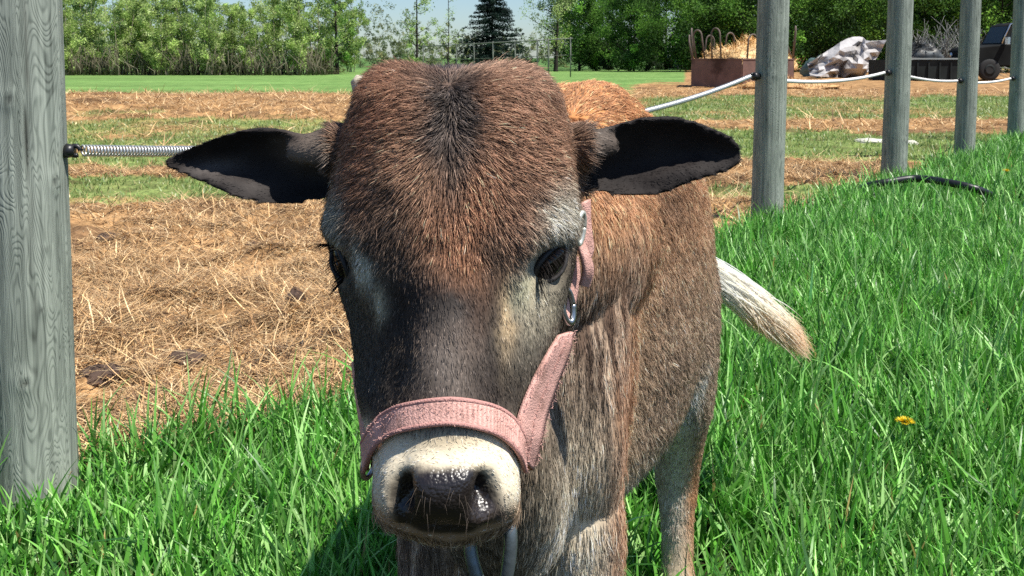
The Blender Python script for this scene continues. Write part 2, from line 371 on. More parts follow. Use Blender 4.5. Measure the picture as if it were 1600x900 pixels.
LABP = ['thick weathered grey round post in the near grass with swirling grain and knots',
        'smooth grey round post beside the ear tip of the calf',
        'grey round post with a black hose lying across its foot',
        'grey round post between the post with the hose and the farthest post',
        'last and most distant of the round grey posts, cut by the edge of the view']
def post(k, x, y, r, H=1.72, lean=(0, 0)):
    n, m = 96, 240 if k == 0 else 120; th = np.linspace(0, 2*np.pi, n, endpoint=False); z = np.linspace(-.08, H, m)
    T, Z = np.meshgrid(th, z); rr = r*(1.02 - .035*Z/H) * (1 + .012*np.sin(2*T+k) + .010*(fbm(np.stack([np.cos(T).ravel()*1.2+k*7, np.sin(T).ravel()*1.2, Z.ravel()*2.2], 1), 1, 3, k).reshape(T.shape)-.5)*2)
    crack = np.zeros_like(T)
    rnd = np.random.default_rng(40+k); ks = []
    if k == 0: ks = [(-.36, .655, .9), (-1.20, .26, 1.0), (-1.32, .82, .9), (-.80, .40, .5), (-.62, .52, .45)]
    else: ks = [(rnd.uniform(-2.6, -.6), rnd.uniform(.2, 1.2), rnd.uniform(.6, 1)) for _ in range(3)]
    if k == 0:
        cw = np.abs((T - 2*np.pi*(T > np.pi)) - (-.93 + .035*np.sin(Z*7) + .02*np.sin(Z*23)))
        dep = np.exp(-(cw/.026)**2)*(Z > .30)*(Z < 1.4)*(.5+.5*np.sin(Z*5+1)**2); rr = rr - dep*.004; crack = np.maximum(crack, dep*.9)
    for a, zz, s in ks:
        d2 = (((T - 2*np.pi*(T > np.pi)) - a)*r)**2 + ((Z-zz)*.8)**2; rr += .0045*s*np.exp(-d2/(.02*s)**2) - .005*s*np.exp(-d2/(.006*s)**2); crack = np.maximum(crack, .85*np.exp(-d2/(.006*s)**2))
    rr = rr * (1 + .02*np.exp(-((Z-.0)/.1)**2))
    V = np.stack([rr*np.cos(T) + lean[0]*Z, rr*np.sin(T) + lean[1]*Z, Z], -1)
    VV, f = closed_rows(V); me = npmesh('fence_post', VV, f); cc = np.zeros(len(VV)); cc[:crack.size] = crack.ravel(); vfloat(me, cc, 'crack')
    root = link('fence_post', me, M_POST, None, (x, y, 0)); root.rotation_euler.z = 0
    return tag(root, LABP[k], 'fence post', 'round wooden posts along the fence line')
posts = [post(k, x, y, r, lean=(.012 if k else 0, 0)) for k, (x, y, r) in enumerate(POSTS)]
def insulator(k, p, d):
    """black screw-in knob on a post, p where the gate hooks in (world)"""
    p, d = np.array(p), np.array(d)/np.linalg.norm(d); o = np.array([POSTS[k][0], POSTS[k][1], 0]); e = MB()
    q = .62 if k == 0 else 1.0
    e.tube([p-o - d*.035, p-o - d*.012, p-o - d*.008, p-o + d*.012*q], [.016*q, .016*q, .024*q, .020*q], 16)
    a = np.linspace(0, 5.2, 18); up = np.array([0, 0, 1.0]); e.tube(p-o + d*.014*q + .016*q*(np.cos(a)[:, None]*d + np.sin(a)[:, None]*up), .005, 8)
    e.build('insulator', M_BLACK, posts[k])
def on_post(k, z, ang): x, y, r = POSTS[k]; return np.array([x + (.012*z if k else 0) + math.cos(ang)*(r+(.03 if k else .012)), y + math.sin(ang)*(r+(.03 if k else .012)), z])
M_SPRING = mat('galvanised_spring', (.62, .62, .60), rough=.38, metal=.75)
M_WSPR = mat('pale_gate_coil', (.72, .71, .68), rough=.5, metal=.2)
def coil(p, q, slope0, turns, rad, wire, m, label, seg=11):
    p, q = np.array(p), np.array(q); t = np.linspace(0, 1, turns*seg+1); L = q-p
    sag = (q[2]-p[2]) - slope0; c = p + L*t[:, None]; c[:, 2] = p[2] + slope0*t + sag*t*t
    h = L/np.linalg.norm(L); s = np.cross(h, [0, 0, 1.0]); s /= np.linalg.norm(s); u = np.cross(s, h); a = t*turns*2*np.pi
    P = c + rad*(np.cos(a)[:, None]*s + np.sin(a)[:, None]*u); P[0] = p; P[-1] = q
    V, f = tube(P - p, wire, 5); return tag(link('spring_gate', npmesh('spring_gate', V, f), m, None, p), label, 'spring gate', 'sprung wire gates between the posts')
a0 = on_post(0, .7115, .1); b0 = on_post(1, .800, 3.6); insulator(0, a0, a0-np.array([POSTS[0][0], POSTS[0][1], .7115])); insulator(1, b0, b0-np.array([POSTS[1][0]+.01, POSTS[1][1], .8]))
coil(a0 + [.022, .004, 0], b0 + [-.03, -.015, .0], -.36, 520, .0105, .0023, M_SPRING, 'long coiled spring gate running from the thick near post behind the calf')
for k, z0, z1, s in ((1, .775, .79, -.10), (2, .765, .70, -.13), (3, .68, .68, -.05)):
    a_, b_ = on_post(k, z0, .5), on_post(k+1, z1, 3.7); insulator(k+1, b_, b_-np.array([POSTS[k+1][0]+.01, POSTS[k+1][1], z1]))
    coil(a_ - [.03, .02, 0], b_ + [-.03, -.015, 0], s, 300, .0085, .0030, M_WSPR, ['', 'pale spring gate hanging between the second and third post', 'pale spring gate hanging between the third and fourth post', 'thin spring gate between the two farthest posts'][k], 9)
# black hose in the grass at the foot of the third post
hs = [gnd(1338, 302, .03), gnd(1352, 292, .09), gnd(1385, 285, .13), gnd(1432, 279, .15), gnd(1485, 286, .15), gnd(1530, 297, .12), gnd(1560, 312, .04)]
o = MB().tube(hs, .023, 12, 80).build('hose', M_BLACK); tag(o, 'black plastic hose curving through the grass at the foot of a post', 'hose')
# dandelions
M_YEL = mat('dandelion_petal', (.80, .58, .01), rough=.6, trans=.2); M_STEM = mat('stem_green', lin(110,140,70), rough=.6)
def dandelion(px, py, z, r, label):
    g_ = gnd(px, py, z); root = empty('dandelion', (g_[0], g_[1], 0)); tag(root, label, 'dandelion', 'dandelions in the grass')
    MB().tube([(0, .01, -.01), (.004, .004, z*.5), (0, 0, z)], [.0022, .002, .0025], 8, 12).build('stem', M_STEM, root)
    n = 150; a = rng.uniform(0, 6.28, n); lay = rng.random(n); d = np.stack([np.cos(a), np.sin(a)], 1); e = MB()
    V, f, cc = blades(0*a + d[:, 0]*.002, d[:, 1]*.002, z+0*a, a, r*(.5+.5*lay), np.full(n, .0035), .25+lay*1.15, .15+0*a, 3, pal([lin(240,200,20), lin(250,220,40)], n), None)
    e.add(V, f, cc).build('flower_head', M_YEL, root)
    MB().tube([(0, 0, z-.014), (0, 0, z-.004), (0, 0, z+.002)], [.003, .007, .006], 12).build('calyx', M_STEM, root)
dandelion(1414, 660, .13, .021, 'single yellow dandelion flower in the long grass near the tail of the calf')
dandelion(1572, 268, .12, .035, 'small far yellow dandelion in the grass near the last posts')
# dung clods and stones in the yard
M_DUNG = mat('dry_dung', lin(78,64,56), rough=.95, spec=.1, var=.3, vscale=50, bump=.006, bscale=60)
M_STONE = mat('pale_stone', lin(186,184,170), rough=.9, var=.2, vscale=20, bump=.004, bscale=40)
def lump(name, px, py, wpx, hpx, m, label, cat, group=None, depth=1.0, seed=0):
    g_ = gnd(px, py + hpx/2); s = g_[1]/F_PX; a, b, c_ = wpx*s/2, wpx*s/2*depth, hpx*s*.62
    u, v = np.meshgrid(np.linspace(0, np.pi, 24), np.linspace(0, 2*np.pi, 36, endpoint=False), indexing='ij')
    S = np.stack([np.sin(u)*np.cos(v), np.sin(u)*np.sin(v), np.cos(u)], -1); q = 1 + (fbm(S.reshape(-1, 3)+seed, 2.2, 4, seed).reshape(u.shape)-.5)*.8
    V, f = closed_rows(S*q[..., None]*np.array([a, b, c_])); o = link(name, npmesh(name, V, f), m, None, (g_[0], g_[1]+b*.3, float(height([g_[0]], [g_[1]])[0]) + c_*.25)); return tag(o, label, cat, group)
lump('dung_clod', 461, 476, 34, 34, M_DUNG, 'round dark dung clod alone on the straw beside the eye of the calf', 'dung clod', 'dung on the straw', seed=3)
lump('dung_pat', 152, 588, 66, 26, M_DUNG, 'flat dark dung pat on the straw close to the thick near post', 'dung pat', 'dung on the straw', seed=5)
lump('dung_clod', 165, 366, 30, 16, M_DUNG, 'small broken dark clod on the straw just below the mud strip', 'dung clod', 'dung on the straw', seed=8)
lump('dung_pat', 400, 382, 40, 10, M_DUNG, 'thin dark smear of dung on the straw below the ear of the calf', 'dung pat', 'dung on the straw', seed=12)
lump('dung_pat', 285, 560, 60, 22, M_DUNG, 'dark tangled clump of dirty straw in the middle of the yard', 'dung pat', 'dung on the straw', seed=15)
lump('flat_stone', 1362, 219, 52, 8, M_STONE, 'pale flat stone in the grass to the left of the third post', 'stone', 'pale stones', seed=21)
lump('flat_stone', 1424, 222, 24, 7, M_STONE, 'small pale stone in the grass just right of the third post', 'stone', 'pale stones', seed=25)

# ------------------------------------------------------------------ trees
M_BARK = mat('bark', lin(150,140,124), rough=.95, spec=.1, var=.3, vscale=3, stretch=(3, 3, .5)); M_BARKD = mat('dark_bark', lin(52,48,44), rough=.95, spec=.1, var=.3, vscale=3)
M_LEAF = mat('leaves', attr='col', rough=.6, spec=.25, trans=.5)
def leaves(cen, rad, n, size, cols, flat=1.0):
    """n small leaf faces in clumps round the centres cen (k,3) with radii rad (k,)"""
    k = rng.integers(0, len(cen), n); d = rng.normal(0, 1, (n, 3)); d /= np.linalg.norm(d, axis=1)[:, None]; q = d*(rng.random((n, 1))**.45)*rad[k][:, None]; q[:, 2] *= flat
    c = cen[k] + q; A = rng.normal(0, 1, (n, 3)); A /= np.linalg.norm(A, axis=1)[:, None]; B = np.cross(A, rng.normal(0, 1, (n, 3))); B /= np.linalg.norm(B, axis=1)[:, None]
    s = size*rng.uniform(.5, 1.4, (n, 1)); V = np.stack([c-A*s, c-B*s*.6, c+A*s, c+B*s*.6], 1).reshape(-1, 3)
    col = pal(cols, len(cen), .2)[k]*np.exp(rng.normal(0, .22, n))[:, None]
    return V, np.arange(4*n).reshape(-1, 4), np.repeat(col, 4, 0)
def make_tree(name, H, W, stems, nleaf, size, cols, base, bark, limbs=9, kind='round', trunk_r=.09, thin=1.0):
    root = empty(name); e = MB(); cen, rad = [], []
    for s in range(stems):
        a = rng.uniform(0, 6.28); sp = W*.30*rng.random()*(stems > 1); h = H*rng.uniform(.78, 1.0); b = np.array([math.cos(a)*sp*.5, math.sin(a)*sp*.5, -.1])
        top = np.array([math.cos(a)*sp*1.5, math.sin(a)*sp*1.5, h]); mid = (b+top)/2 + rng.normal(0, .12, 3); pts = cr([b, b*.6+mid*.4, mid, top], 24); r = np.linspace(trunk_r, .012, 24)
        e.tube(pts, r, 7)
        for l in range(limbs):
            t = base + (1-base)*rng.random(); p = pts[int(t*23)]; a2 = rng.uniform(0, 6.28); f_ = (t-base)/(1-base)
            if kind == 'round': ln = W*.5*math.sqrt(max(.12, 1-(2*f_-.9)**2*.8))*rng.uniform(.55, 1)
            else: ln = W*.5*(1-f_*.75)*rng.uniform(.5, 1)
            if stems > 1: ln *= .6
            en = p + np.array([math.cos(a2)*ln, math.sin(a2)*ln, ln*rng.uniform(.25, .9)]); e.tube(cr([p, (p+en)/2+rng.normal(0, .06, 3)+[0, 0, -.04], en], 8), np.linspace(max(.02, r[int(t*23)]*.45), .008, 8), 5)
            for q in range(3): w_ = .45+.55*q/2; cen.append(p*(1-w_)+en*w_ + rng.normal(0, .12, 3)); rad.append(rng.uniform(.22, .5)*W/4*thin)
        for q in range(3): cen.append(pts[-1-q*3] + rng.normal(0, .1, 3)); rad.append(rng.uniform(.2, .4)*W/4)
    e.build('trunk', bark, root)
    V, f, c = leaves(np.array(cen), np.array(rad), nleaf, size, cols); MB().add(V, f, c).build('crown', M_LEAF, root)
    return root
def copy_tree(o, loc, rz, s, label=None, group=None):
    r = o.copy(); COL.objects.link(r); r.location = loc; r.rotation_euler = (0, 0, rz); r.scale = (s, s, s*rng.uniform(.93, 1.07))
    if label: r['label'] = label
    if group: r['group'] = group
    for ch in list(o.children): c = ch.copy(); COL.objects.link(c); c.parent = r
    return r
PALE = [lin(162,184,104), lin(180,200,122), lin(140,166,90), lin(192,206,146), lin(118,142,80)]  # light greens, made paler in place of distance haze
DARK = [lin(66,100,42), lin(94,136,56), lin(48,78,34), lin(122,168,70), lin(56,88,40)]
protoS = [make_tree('sapling', 5.3, 3.6, 8, 13000, .060, PALE, .28, M_BARK, 7, 'round', .035) for _ in range(3)]
protoD = [make_tree('broadleaf_tree', 10.0, 8.2, 1, 30000, .085, DARK, .05, M_BARKD, 52, 'round', .14, 1.1) for _ in range(3)]
def place(protos, used, px, Y, s, label, cat, group, flat=None):
    k = rng.integers(0, len(protos)); p = protos[k]; X = (px-800)/F_PX*Y
    if k in used: o = copy_tree(p, (X, Y, 0), rng.uniform(0, 6.28), s)
    else: used.add(k); o = p; o.location = (X, Y, 0); o.scale = (s, s, s)
    return tag(o, label, cat, group)
us = set()
for px, Y, s in [(60, 50, 1.0), (108, 49, .95), (150, 52, 1.1), (190, 49.5, .98), (228, 51, 1.06), (262, 49, .92), (296, 52, 1.12), (332, 49.5, 1.0), (366, 51, .90), (394, 50, .80), (20, 53, 1.1),
                 (130, 56, 1.2), (212, 57, 1.25), (280, 58, 1.25), (346, 57, 1.05)]:
    place(protoS, us, px, Y, s*.77, 'pale green many-stemmed sapling in the dense thicket across the pasture', 'sapling', 'saplings of the thicket across the pasture')
for px, Y, s, lb in [(432, 54, .92, 'darker sapling at the end of the thicket, below the patch of sky'), (470, 50, .80, 'low pale sapling between the thicket and the dark slender trunk'), (498, 56, 1.0, 'pale sapling just left of the dark slender trunk'),
                     (548, 60, .82, 'thin pale sapling just right of the dark slender trunk')]:
    place(protoS, us, px, Y, s, lb, 'sapling', 'loose saplings beside the thicket')
def put(o, px, Y, label, cat, group=None): o.location = ((px-800)/F_PX*Y, Y, 0); return tag(o, label, cat, group)
put(make_tree('slender_tree', 8.0, 3.2, 1, 8000, .05, DARK+PALE, .12, M_BARKD, 26, 'cone', .13), 527, 52, 'tall slender tree with a dark trunk at the right end of the thicket', 'tree')
put(make_tree('slender_tree', 7.5, 3.4, 1, 3200, .05, PALE, .15, M_BARKD, 22, 'cone', .10), 652, 56, 'thin sparse tree against the sky above the head of the calf', 'tree')
put(make_tree('slender_tree', 7.0, 2.8, 1, 1300, .045, PALE, .2, M_BARKD, 18, 'cone', .06), 700, 62, 'nearly bare young tree between the sparse tree and the dark spruce', 'tree')
put(make_tree('slender_tree', 8.0, 5.0, 1, 5200, .05, PALE, .35, M_BARKD, 26, 'round', .16), 868, 62, 'open-crowned tree with a dark trunk just right of the dark spruce', 'tree')
# spruce
def spruce():
    root = empty('spruce_tree'); H = 5.3; e = MB().tube([(0, 0, -.1), (.02, 0, H*.5), (0, .02, H)], [.13, .07, .01], 8, 14); e.build('trunk', M_BARKD, root); cen, rad = [], []
    c = MB(); n = 420
    for k in range(n):
        z = .35 + (H-.45)*rng.random()**1.15; r = (1-z/H)**.9*3.1*rng.uniform(.72, 1.12)+.15; a = rng.uniform(0, 6.28)
        for q in np.linspace(.15, 1, 6): cen.append((math.cos(a)*r*q, math.sin(a)*r*q, z - .30*q*r + .18*q*q*r)); rad.append(.11+.06*rng.random())
    V, f, cc = leaves(np.array(cen), np.array(rad), 60000, .042, [lin(26,44,38), lin(36,58,48), lin(22,36,32)], .6); c.add(V, f, cc).build('crown', M_LEAF, root); return root
put(spruce(), 769, 60, 'dark pointed spruce standing against the sky above the calf', 'spruce')
ud = set()
for px, Y, s, lb in [(905, 66, .72, 'bright green leafy tree beside the open-crowned tree'), (948, 74, .95, 'tree with fresh green leaves to the left of the tree above the black bundles'), (990, 62, .62, 'small bushy light green tree at the left end of the dark tree row'), (1040, 72, .95, 'leafy dark green tree above the black bundles')]:
    place(protoD, ud, px, Y, s, lb, 'tree', 'trees of the dark row on the right')
for px, Y, s in [(1095, 62, .85), (1150, 72, 1.05), (1205, 60, .85), (1265, 68, 1.0), (1325, 60, .85), (1385, 70, 1.05), (1440, 60, .9), (1500, 68, 1.0), (1560, 58, .95), (1625, 64, 1.0), (1690, 58, 1.0), (1120, 80, 1.2), (1300, 82, 1.2), (1470, 80, 1.2), (1600, 82, 1.2)]:
    place(protoD, ud, px, Y, s, 'dark green broadleaf tree in the dense row behind the junk', 'tree', 'trees of the dark row on the right')
# far hedge in the gap and undergrowth
def thicket(name, segs, n, cols, label, size=.06, stems=0):
    e = MB()
    for q in range(stems):
        b = np.array([rng.uniform(-27, -9.5), rng.uniform(48.3, 51), -.05]); h = rng.uniform(.5, 1.7); e.tube([b, b+[rng.normal(0, .12), 0, h*.5], b+[rng.normal(0, .3), 0, h]], [.028, .02, .008], 4, col=pal([lin(134,128,106), lin(112,106,86), lin(150,146,122)], 1)[0])
    for x0, x1, Y0, Y1, z1, fr in segs:
        k = int(n*fr); kc = 260; X = rng.uniform((x0-800)/F_PX*Y0, (x1-800)/F_PX*Y0, kc); Yc = rng.uniform(Y0, Y1, kc); Z = rng.random(kc)**1.1*z1*(.55+.9*fbm(xyz(X, Yc), .5, 3, 60))
        V, f, c = leaves(np.stack([X, Yc, Z], 1), rng.uniform(.2, .5, kc), k, size, cols); e.add(V, f, c)
    return tag(e.build(name, M_LEAF), label, 'undergrowth', kind='stuff')
thicket('undergrowth', [(20, 520, 51, 56, 1.3, 1.0)], 16000, [lin(98,92,66), lin(112,108,74), lin(80,78,56), lin(112,124,74)], 'brown and grey scrub at the foot of the thicket', stems=700)
thicket('undergrowth', [(900, 1750, 63, 70, 2.2, 1.0), (900, 1750, 84, 90, 5.5, 1.0)], 26000, [lin(38,54,28), lin(52,72,34), lin(30,42,26), lin(46,58,36)], 'dark shaded bushes below the row of trees on the right', .09)
thicket('undergrowth', [(540, 900, 84, 96, 2.3, 1.0), (540, 900, 130, 150, 6.0, .8), (535, 650, 100, 112, 6.5, .35)], 15000, [lin(96,112,72), lin(120,132,88), lin(84,96,70), lin(140,140,96)], 'low pale hedge in the gap below the sky', .09)
# rail fence in the gap
M_RAIL = mat('grey_rail', lin(104,108,98), rough=.8, var=.2, vscale=2)
fr = empty('pipe_fence', (0, 58, 0)); tag(fr, 'pale pipe fence with one long rail in front of the dark spruce', 'fence')
e = MB(); q0, q1 = at(655, 73, 50), at(895, 60, 44); e.tube([q0-[0, 58, 0], (q0+q1)/2-[0, 58, 0.0], q1-[0, 58, 0]], .026, 8); e.build('rail', M_RAIL, fr)
e = MB(); e.tube([q0-[0, 58, .75], q1-[0, 58, .75]], .012, 6); e.build('rail', M_RAIL, fr)
for px in (662, 719, 748, 778, 812, 845, 861, 892):
    t = (px-655)/240; p = q0*(1-t)+q1*t; e = MB(); e.tube([(p[0], p[1]-58, -.1), (p[0], p[1]-58, p[2]+.06)], .04 if px in (845, 861) else .028, 8); e.build('post', M_RAIL, fr)

# ------------------------------------------------------------------ bale feeder, junk and truck
M_RUST = mat('rusty_sheet', lin(112,84,76), rough=.8, var=.25, vscale=3, dark=(lin(70,44,36), 1.6, .52)); M_RUSTB = mat('rusty_bar', lin(96,84,76), rough=.8, var=.3, vscale=6)
FX, FY, FR = 7.17, 30.0, 1.74
fd = empty('bale_feeder', (FX, FY, 0)); tag(fd, 'rusty six-sided metal bale feeder with bent hoops along its rim', 'bale feeder')
va = [R(-90-13+60*k) for k in range(6)]; vv = [np.array([math.cos(a)*FR, math.sin(a)*FR, 0]) for a in va]
for k in range(6):
    p, q = vv[k], vv[(k+1) % 6]; L_ = np.linalg.norm(q-p); mid = (p+q)/2; ang = math.atan2(q[1]-p[1], q[0]-p[0]); e = MB()
    e.box(mid+[0, 0, .43], (L_*.985, .02, .82), rotz(ang)); e.box(mid+[0, 0, .855], (L_*.99, .05, .04), rotz(ang)); e.box(mid+[0, 0, .04], (L_*.99, .045, .04), rotz(ang)); e.build('side_panel', M_RUST, fd, False)
    for hpos in ((.18, .5) if k in (5, 0) else (.3, .7)):
        c0 = p*(1-hpos)+q*hpos; d = (q-p)/L_; hh = rng.uniform(.65, 1.0); ww = .15; ln = rng.normal(0, .08, 2)
        if k == 5: hh += .1; ln = np.array([rng.uniform(-.15, .2), 0])
        a = np.linspace(0, np.pi, 9); arc = [c0 - d*ww + [0, 0, .86]] + [c0 + d*(-ww*math.cos(t)) + np.array([ln[0], ln[1], .86+hh-.2+.2*math.sin(t)]) for t in a] + [c0 + d*ww + [0, 0, .86]]
        MB().tube(arc, .026, 7).build('hoop', M_RUSTB, fd)
def heap(name, c, rx, ry, hh, cols, label, cat, n=2600, ls=.3, mtl=None):
    u, v = np.meshgrid(np.linspace(0, np.pi*.55, 22), np.linspace(0, 2*np.pi, 40, endpoint=False), indexing='ij'); S = np.stack([np.sin(u)*np.cos(v), np.sin(u)*np.sin(v), np.cos(u)], -1)
    q = 1 + (fbm(S.reshape(-1, 3)*1.0+c[0], 2.0, 4, 9).reshape(u.shape)-.5)*.9; V, f = closed_rows(S*q[..., None]*np.array([rx, ry, hh])); e = MB(); e.add(V, f, pal(cols, len(V), .05))
    i = rng.integers(0, len(V)-2, n); P = V[i]*rng.uniform(.93, 1.06, (n, 1)); P[:, :2] += rng.normal(0, .04, (n, 2))
    V2, f2, c2 = blades(P[:, 0], P[:, 1], P[:, 2], rng.uniform(0, 6.28, n), rng.uniform(.4, 1.2, n)*ls, np.full(n, .022), rng.uniform(.4, 2.0, n), rng.uniform(-.4, 1, n), 3, pal(cols, n, .2), None); e.add(V2, f2, c2)
    o = e.build(name, mtl or M_STRAW); o.location = c; return tag(o, label, cat)
heap('hay', (FX+.25, FY+.1, .62), 1.35, 1.3, .62, [lin(212,176,120), lin(230,198,144), lin(180,140,92)], 'heap of golden hay piled inside the rusty bale feeder', 'hay')
heap('spilt_hay', (FX+.9, FY-1.9, -.02), 1.5, .7, .22, [lin(196,158,106), lin(170,130,86)], 'low spilt hay lying at the foot of the rusty bale feeder', 'hay', 1500, .2)
M_WRAP = mat('black_wrap', (.02, .022, .024), rough=.28, spec=.6, bump=.08, bscale=3); M_WRAPG = mat('dull_wrap', (.10, .115, .12), rough=.35, spec=.6, bump=.08, bscale=3)
lump('wrapped_bundle', 1041, 94, 32, 26, M_WRAP, 'glossy black wrapped bundle lying on the lawn left of the feeder', 'bundle', 'wrapped bundles', seed=31)
lump('wrapped_bundle', 1060, 89, 26, 26, M_WRAPG, 'grey-black wrapped bundle behind the glossy black one', 'bundle', 'wrapped bundles', seed=35)
lump('log', 1066, 103, 34, 8, mat('pale_log', lin(170,160,142), rough=.9, var=.2, vscale=4), 'pale log lying on the lawn beside the wrapped bundles', 'log', seed=37)
# crumpled sheeting over a rack
M_SHEET = mat('grey_plastic_sheet', lin(196,192,190), rough=.5, spec=.35, var=.22, vscale=1.5, bump=.05, bscale=4, trans=.25)
def sheet():
    Y = 44.0; T = [(1262, 100), (1280, 88), (1300, 76), (1323, 61), (1345, 58), (1357, 64), (1386, 62)]; B = [(1266, 119), (1284, 120), (1300, 121), (1312, 122), (1330, 120), (1350, 119), (1352, 119)]
    nu, nv = 15, 10; t = cr([(a, b, 0) for a, b in T], nu); b = cr([(a, b_, 0) for a, b_ in B], nu); V = []
    for i in range(nv):
        s = i/(nv-1); q = t*(1-s)+b*s
        for j in range(nu):
            z_ = fbm(np.array([[j*.45, i*.30, 0]]), 1, 3, 71)[0]; V.append(at(q[j, 0], q[j, 1], Y - 1.6*s + 1.9*(z_-.5)*2 + rng.normal(0, .12)))
    V = np.array(V); o0 = np.array([V[:, 0].mean(), V[:, 1].mean(), 0]); i, j = np.meshgrid(np.arange(nv-1), np.arange(nu-1), indexing='ij')
    f = np.stack([i*nu+j, i*nu+j+1, (i+1)*nu+j+1, (i+1)*nu+j], -1).reshape(-1, 4); o = link('plastic_sheeting', npmesh('plastic_sheeting', V-o0, f, False), M_SHEET, None, o0)
    m = o.modifiers.new('thick', 'SOLIDIFY'); m.thickness = .03; return tag(o, 'crumpled grey plastic sheeting draped over a slanted load beyond the yard', 'plastic sheeting')
sheet()
M_TARP = mat('teal_tarp', lin(74,96,92), rough=.6, var=.25, vscale=2, bump=.04, bscale=3)
heap_o = lump('covered_heap', 1295, 98, 70, 44, M_TARP, 'low heap under a dull green tarpaulin, left of the grey sheeting', 'covered heap', seed=44)
# open steel bin
M_BIN = mat('dark_bin', (.014, .018, .018), rough=.7, spec=.2, var=.4, vscale=2, dark=(lin(42,48,46), 2.0, .60)); M_TRIM = mat('pale_trim', lin(150,158,156), rough=.4, metal=.3)
def place_box(name, px0, px1, py0, Y, dep): x0, x1 = (px0-800)/F_PX*Y, (px1-800)/F_PX*Y; return x0, x1, CAM_H-(py0-HOR)/F_PX*Y
x0, x1, zt = place_box('', 1392, 1508, 93, 37, 2); bn = empty('steel_bin', ((x0+x1)/2, 38.2, 0)); tag(bn, 'long dark open steel bin with a pale top rail behind the third post', 'steel bin'); W_, H_ = x1-x0, zt
e = MB()
for s in (-1, 1): e.box((0, s*1.15, H_/2), (W_, .05, H_-.02), rotx(-.03*s)); e.box((s*W_/2, 0, H_/2), (.05, 2.25, H_-.04))
e.box((0, 0, .08), (W_-.06, 2.2, .06))
for q in np.linspace(-.45, .45, 7): e.box((q*W_, -1.2, H_/2-.04), (.06, .06, H_-.15))
e.build('body', M_BIN, bn, False)
e = MB()
for s in (-1, 1): MB().box((W_*.12, s*1.2, H_+.03), (W_*.72, .09, .06)).build('top_rail', M_TRIM, bn, False)
heap('scrap', (bn.location.x+.1, 38.2, .35), 1.0, .8, 1.0, [(.03, .03, .03), (.06, .06, .055), (.12, .13, .13)], 'dark tangled scrap heaped in the steel bin', 'scrap', 900, .5, mat('scrap_metal', attr='col', rough=.5, metal=.3))
# brush pile
def brush(px0, px1, Y, H_):
    X0, X1 = (px0-800)/F_PX*Y, (px1-800)/F_PX*Y; cx_ = (X0+X1)/2; e = MB()
    for k in range(240):
        b = np.array([rng.uniform(X0, X1)-cx_, rng.uniform(-1, 1), rng.uniform(.2, 1.0)]); a = rng.uniform(0, 6.28); el = rng.uniform(.2, 1.3); L_ = rng.uniform(1.0, 2.6)
        d = np.array([math.cos(a)*math.cos(el), math.sin(a)*math.cos(el), math.sin(el)]); en = b + d*L_; en[2] = min(en[2], H_*(1-.55*abs(en[0])/(X1-X0)*2)+rng.normal(0, .15)); e.tube(cr([b, (b+en)/2+rng.normal(0, .15, 3), en], 7), np.linspace(rng.uniform(.015, .035), .006, 7), 5)
    o = e.build('brush_pile', mat('grey_branch', lin(118,118,112), rough=.9, var=.3, vscale=3)); o.location = (cx_, Y, 0); return tag(o, 'pile of bare grey branches rising behind the dark steel bin', 'brush pile')
brush(1425, 1530, 42, 3.0)
# old truck
M_TRK = mat('truck_paint', (.012, .013, .013), rough=.8, spec=.1, var=.3, vscale=2, dark=(lin(44,36,30), 1.5, .62)); M_GLASS = mat('window_glass', (.02, .025, .025), rough=.3, spec=.25); M_TYRE = mat('tyre_rubber', (.015, .015, .015), rough=.85); M_CHR = mat('bright_metal', (.6, .63, .65), rough=.25, metal=.9)
tr = empty('old_truck', (20.5, 38.5, 0)); tag(tr, 'dark old truck with a pale windscreen pillar parked beyond the last posts', 'truck')
prof = [(-2.6, .55), (-2.62, 1.15), (-2.5, 1.30), (-1.35, 1.42), (-1.0, 2.18), (-.75, 2.28), (.55, 2.28), (.75, 2.15), (.85, 1.35), (3.2, 1.30), (3.2, .62), (2.4, .58), (-1.0, .55)]
n = len(prof); V = np.array([[a, s*.92*(1 if b < 1.5 else .86), b] for s in (-1, 1) for a, b in prof]); bm = bmesh.new(); vs = [bm.verts.new(v) for v in V]
bm.faces.new(vs[:n]); bm.faces.new(vs[n:][::-1])
for i in range(n): j = (i+1) % n; bm.faces.new([vs[j], vs[i], vs[n+i], vs[n+j]])
me = bpy.data.meshes.new('body'); bm.to_mesh(me); bm.free(); o = link('body', me, M_TRK, tr); m = o.modifiers.new('b', 'BEVEL'); m.width = .06; m.segments = 3
def quad_part(name, pts, th, m, par):
    p = np.array(pts, float); nrm = np.cross(p[1]-p[0], p[2]-p[0]); nrm /= np.linalg.norm(nrm); V = np.vstack([p, p+nrm*th]); n = len(p)
    f = [np.array([[i, (i+1) % n, n+(i+1) % n, n+i] for i in range(n)]), np.array([list(range(n))[::-1], list(range(n, 2*n))])]
    return link(name, npmesh(name, V, f, False), m, par)
quad_part('windscreen', [(-1.33, -.70, 1.47), (-1.33, .70, 1.47), (-1.05, .66, 2.12), (-1.05, -.66, 2.12)], -.015, M_GLASS, tr)
quad_part('door_window', [(-1.12, -.895, 1.48), (-.35, -.895, 1.48), (-.35, -.81, 2.12), (-.93, -.81, 2.12)], .02, M_GLASS, tr)
quad_part('door_window', [(-.25, -.895, 1.48), (.6, -.895, 1.48), (.5, -.81, 2.12), (-.25, -.81, 2.12)], .02, M_GLASS, tr)
MB().tube([(-1.36, -.86, 1.45), (-1.02, -.80, 2.20), (-.7, -.79, 2.30), (.5, -.79, 2.30)], .03, 8).build('window_pillar', M_CHR, tr)
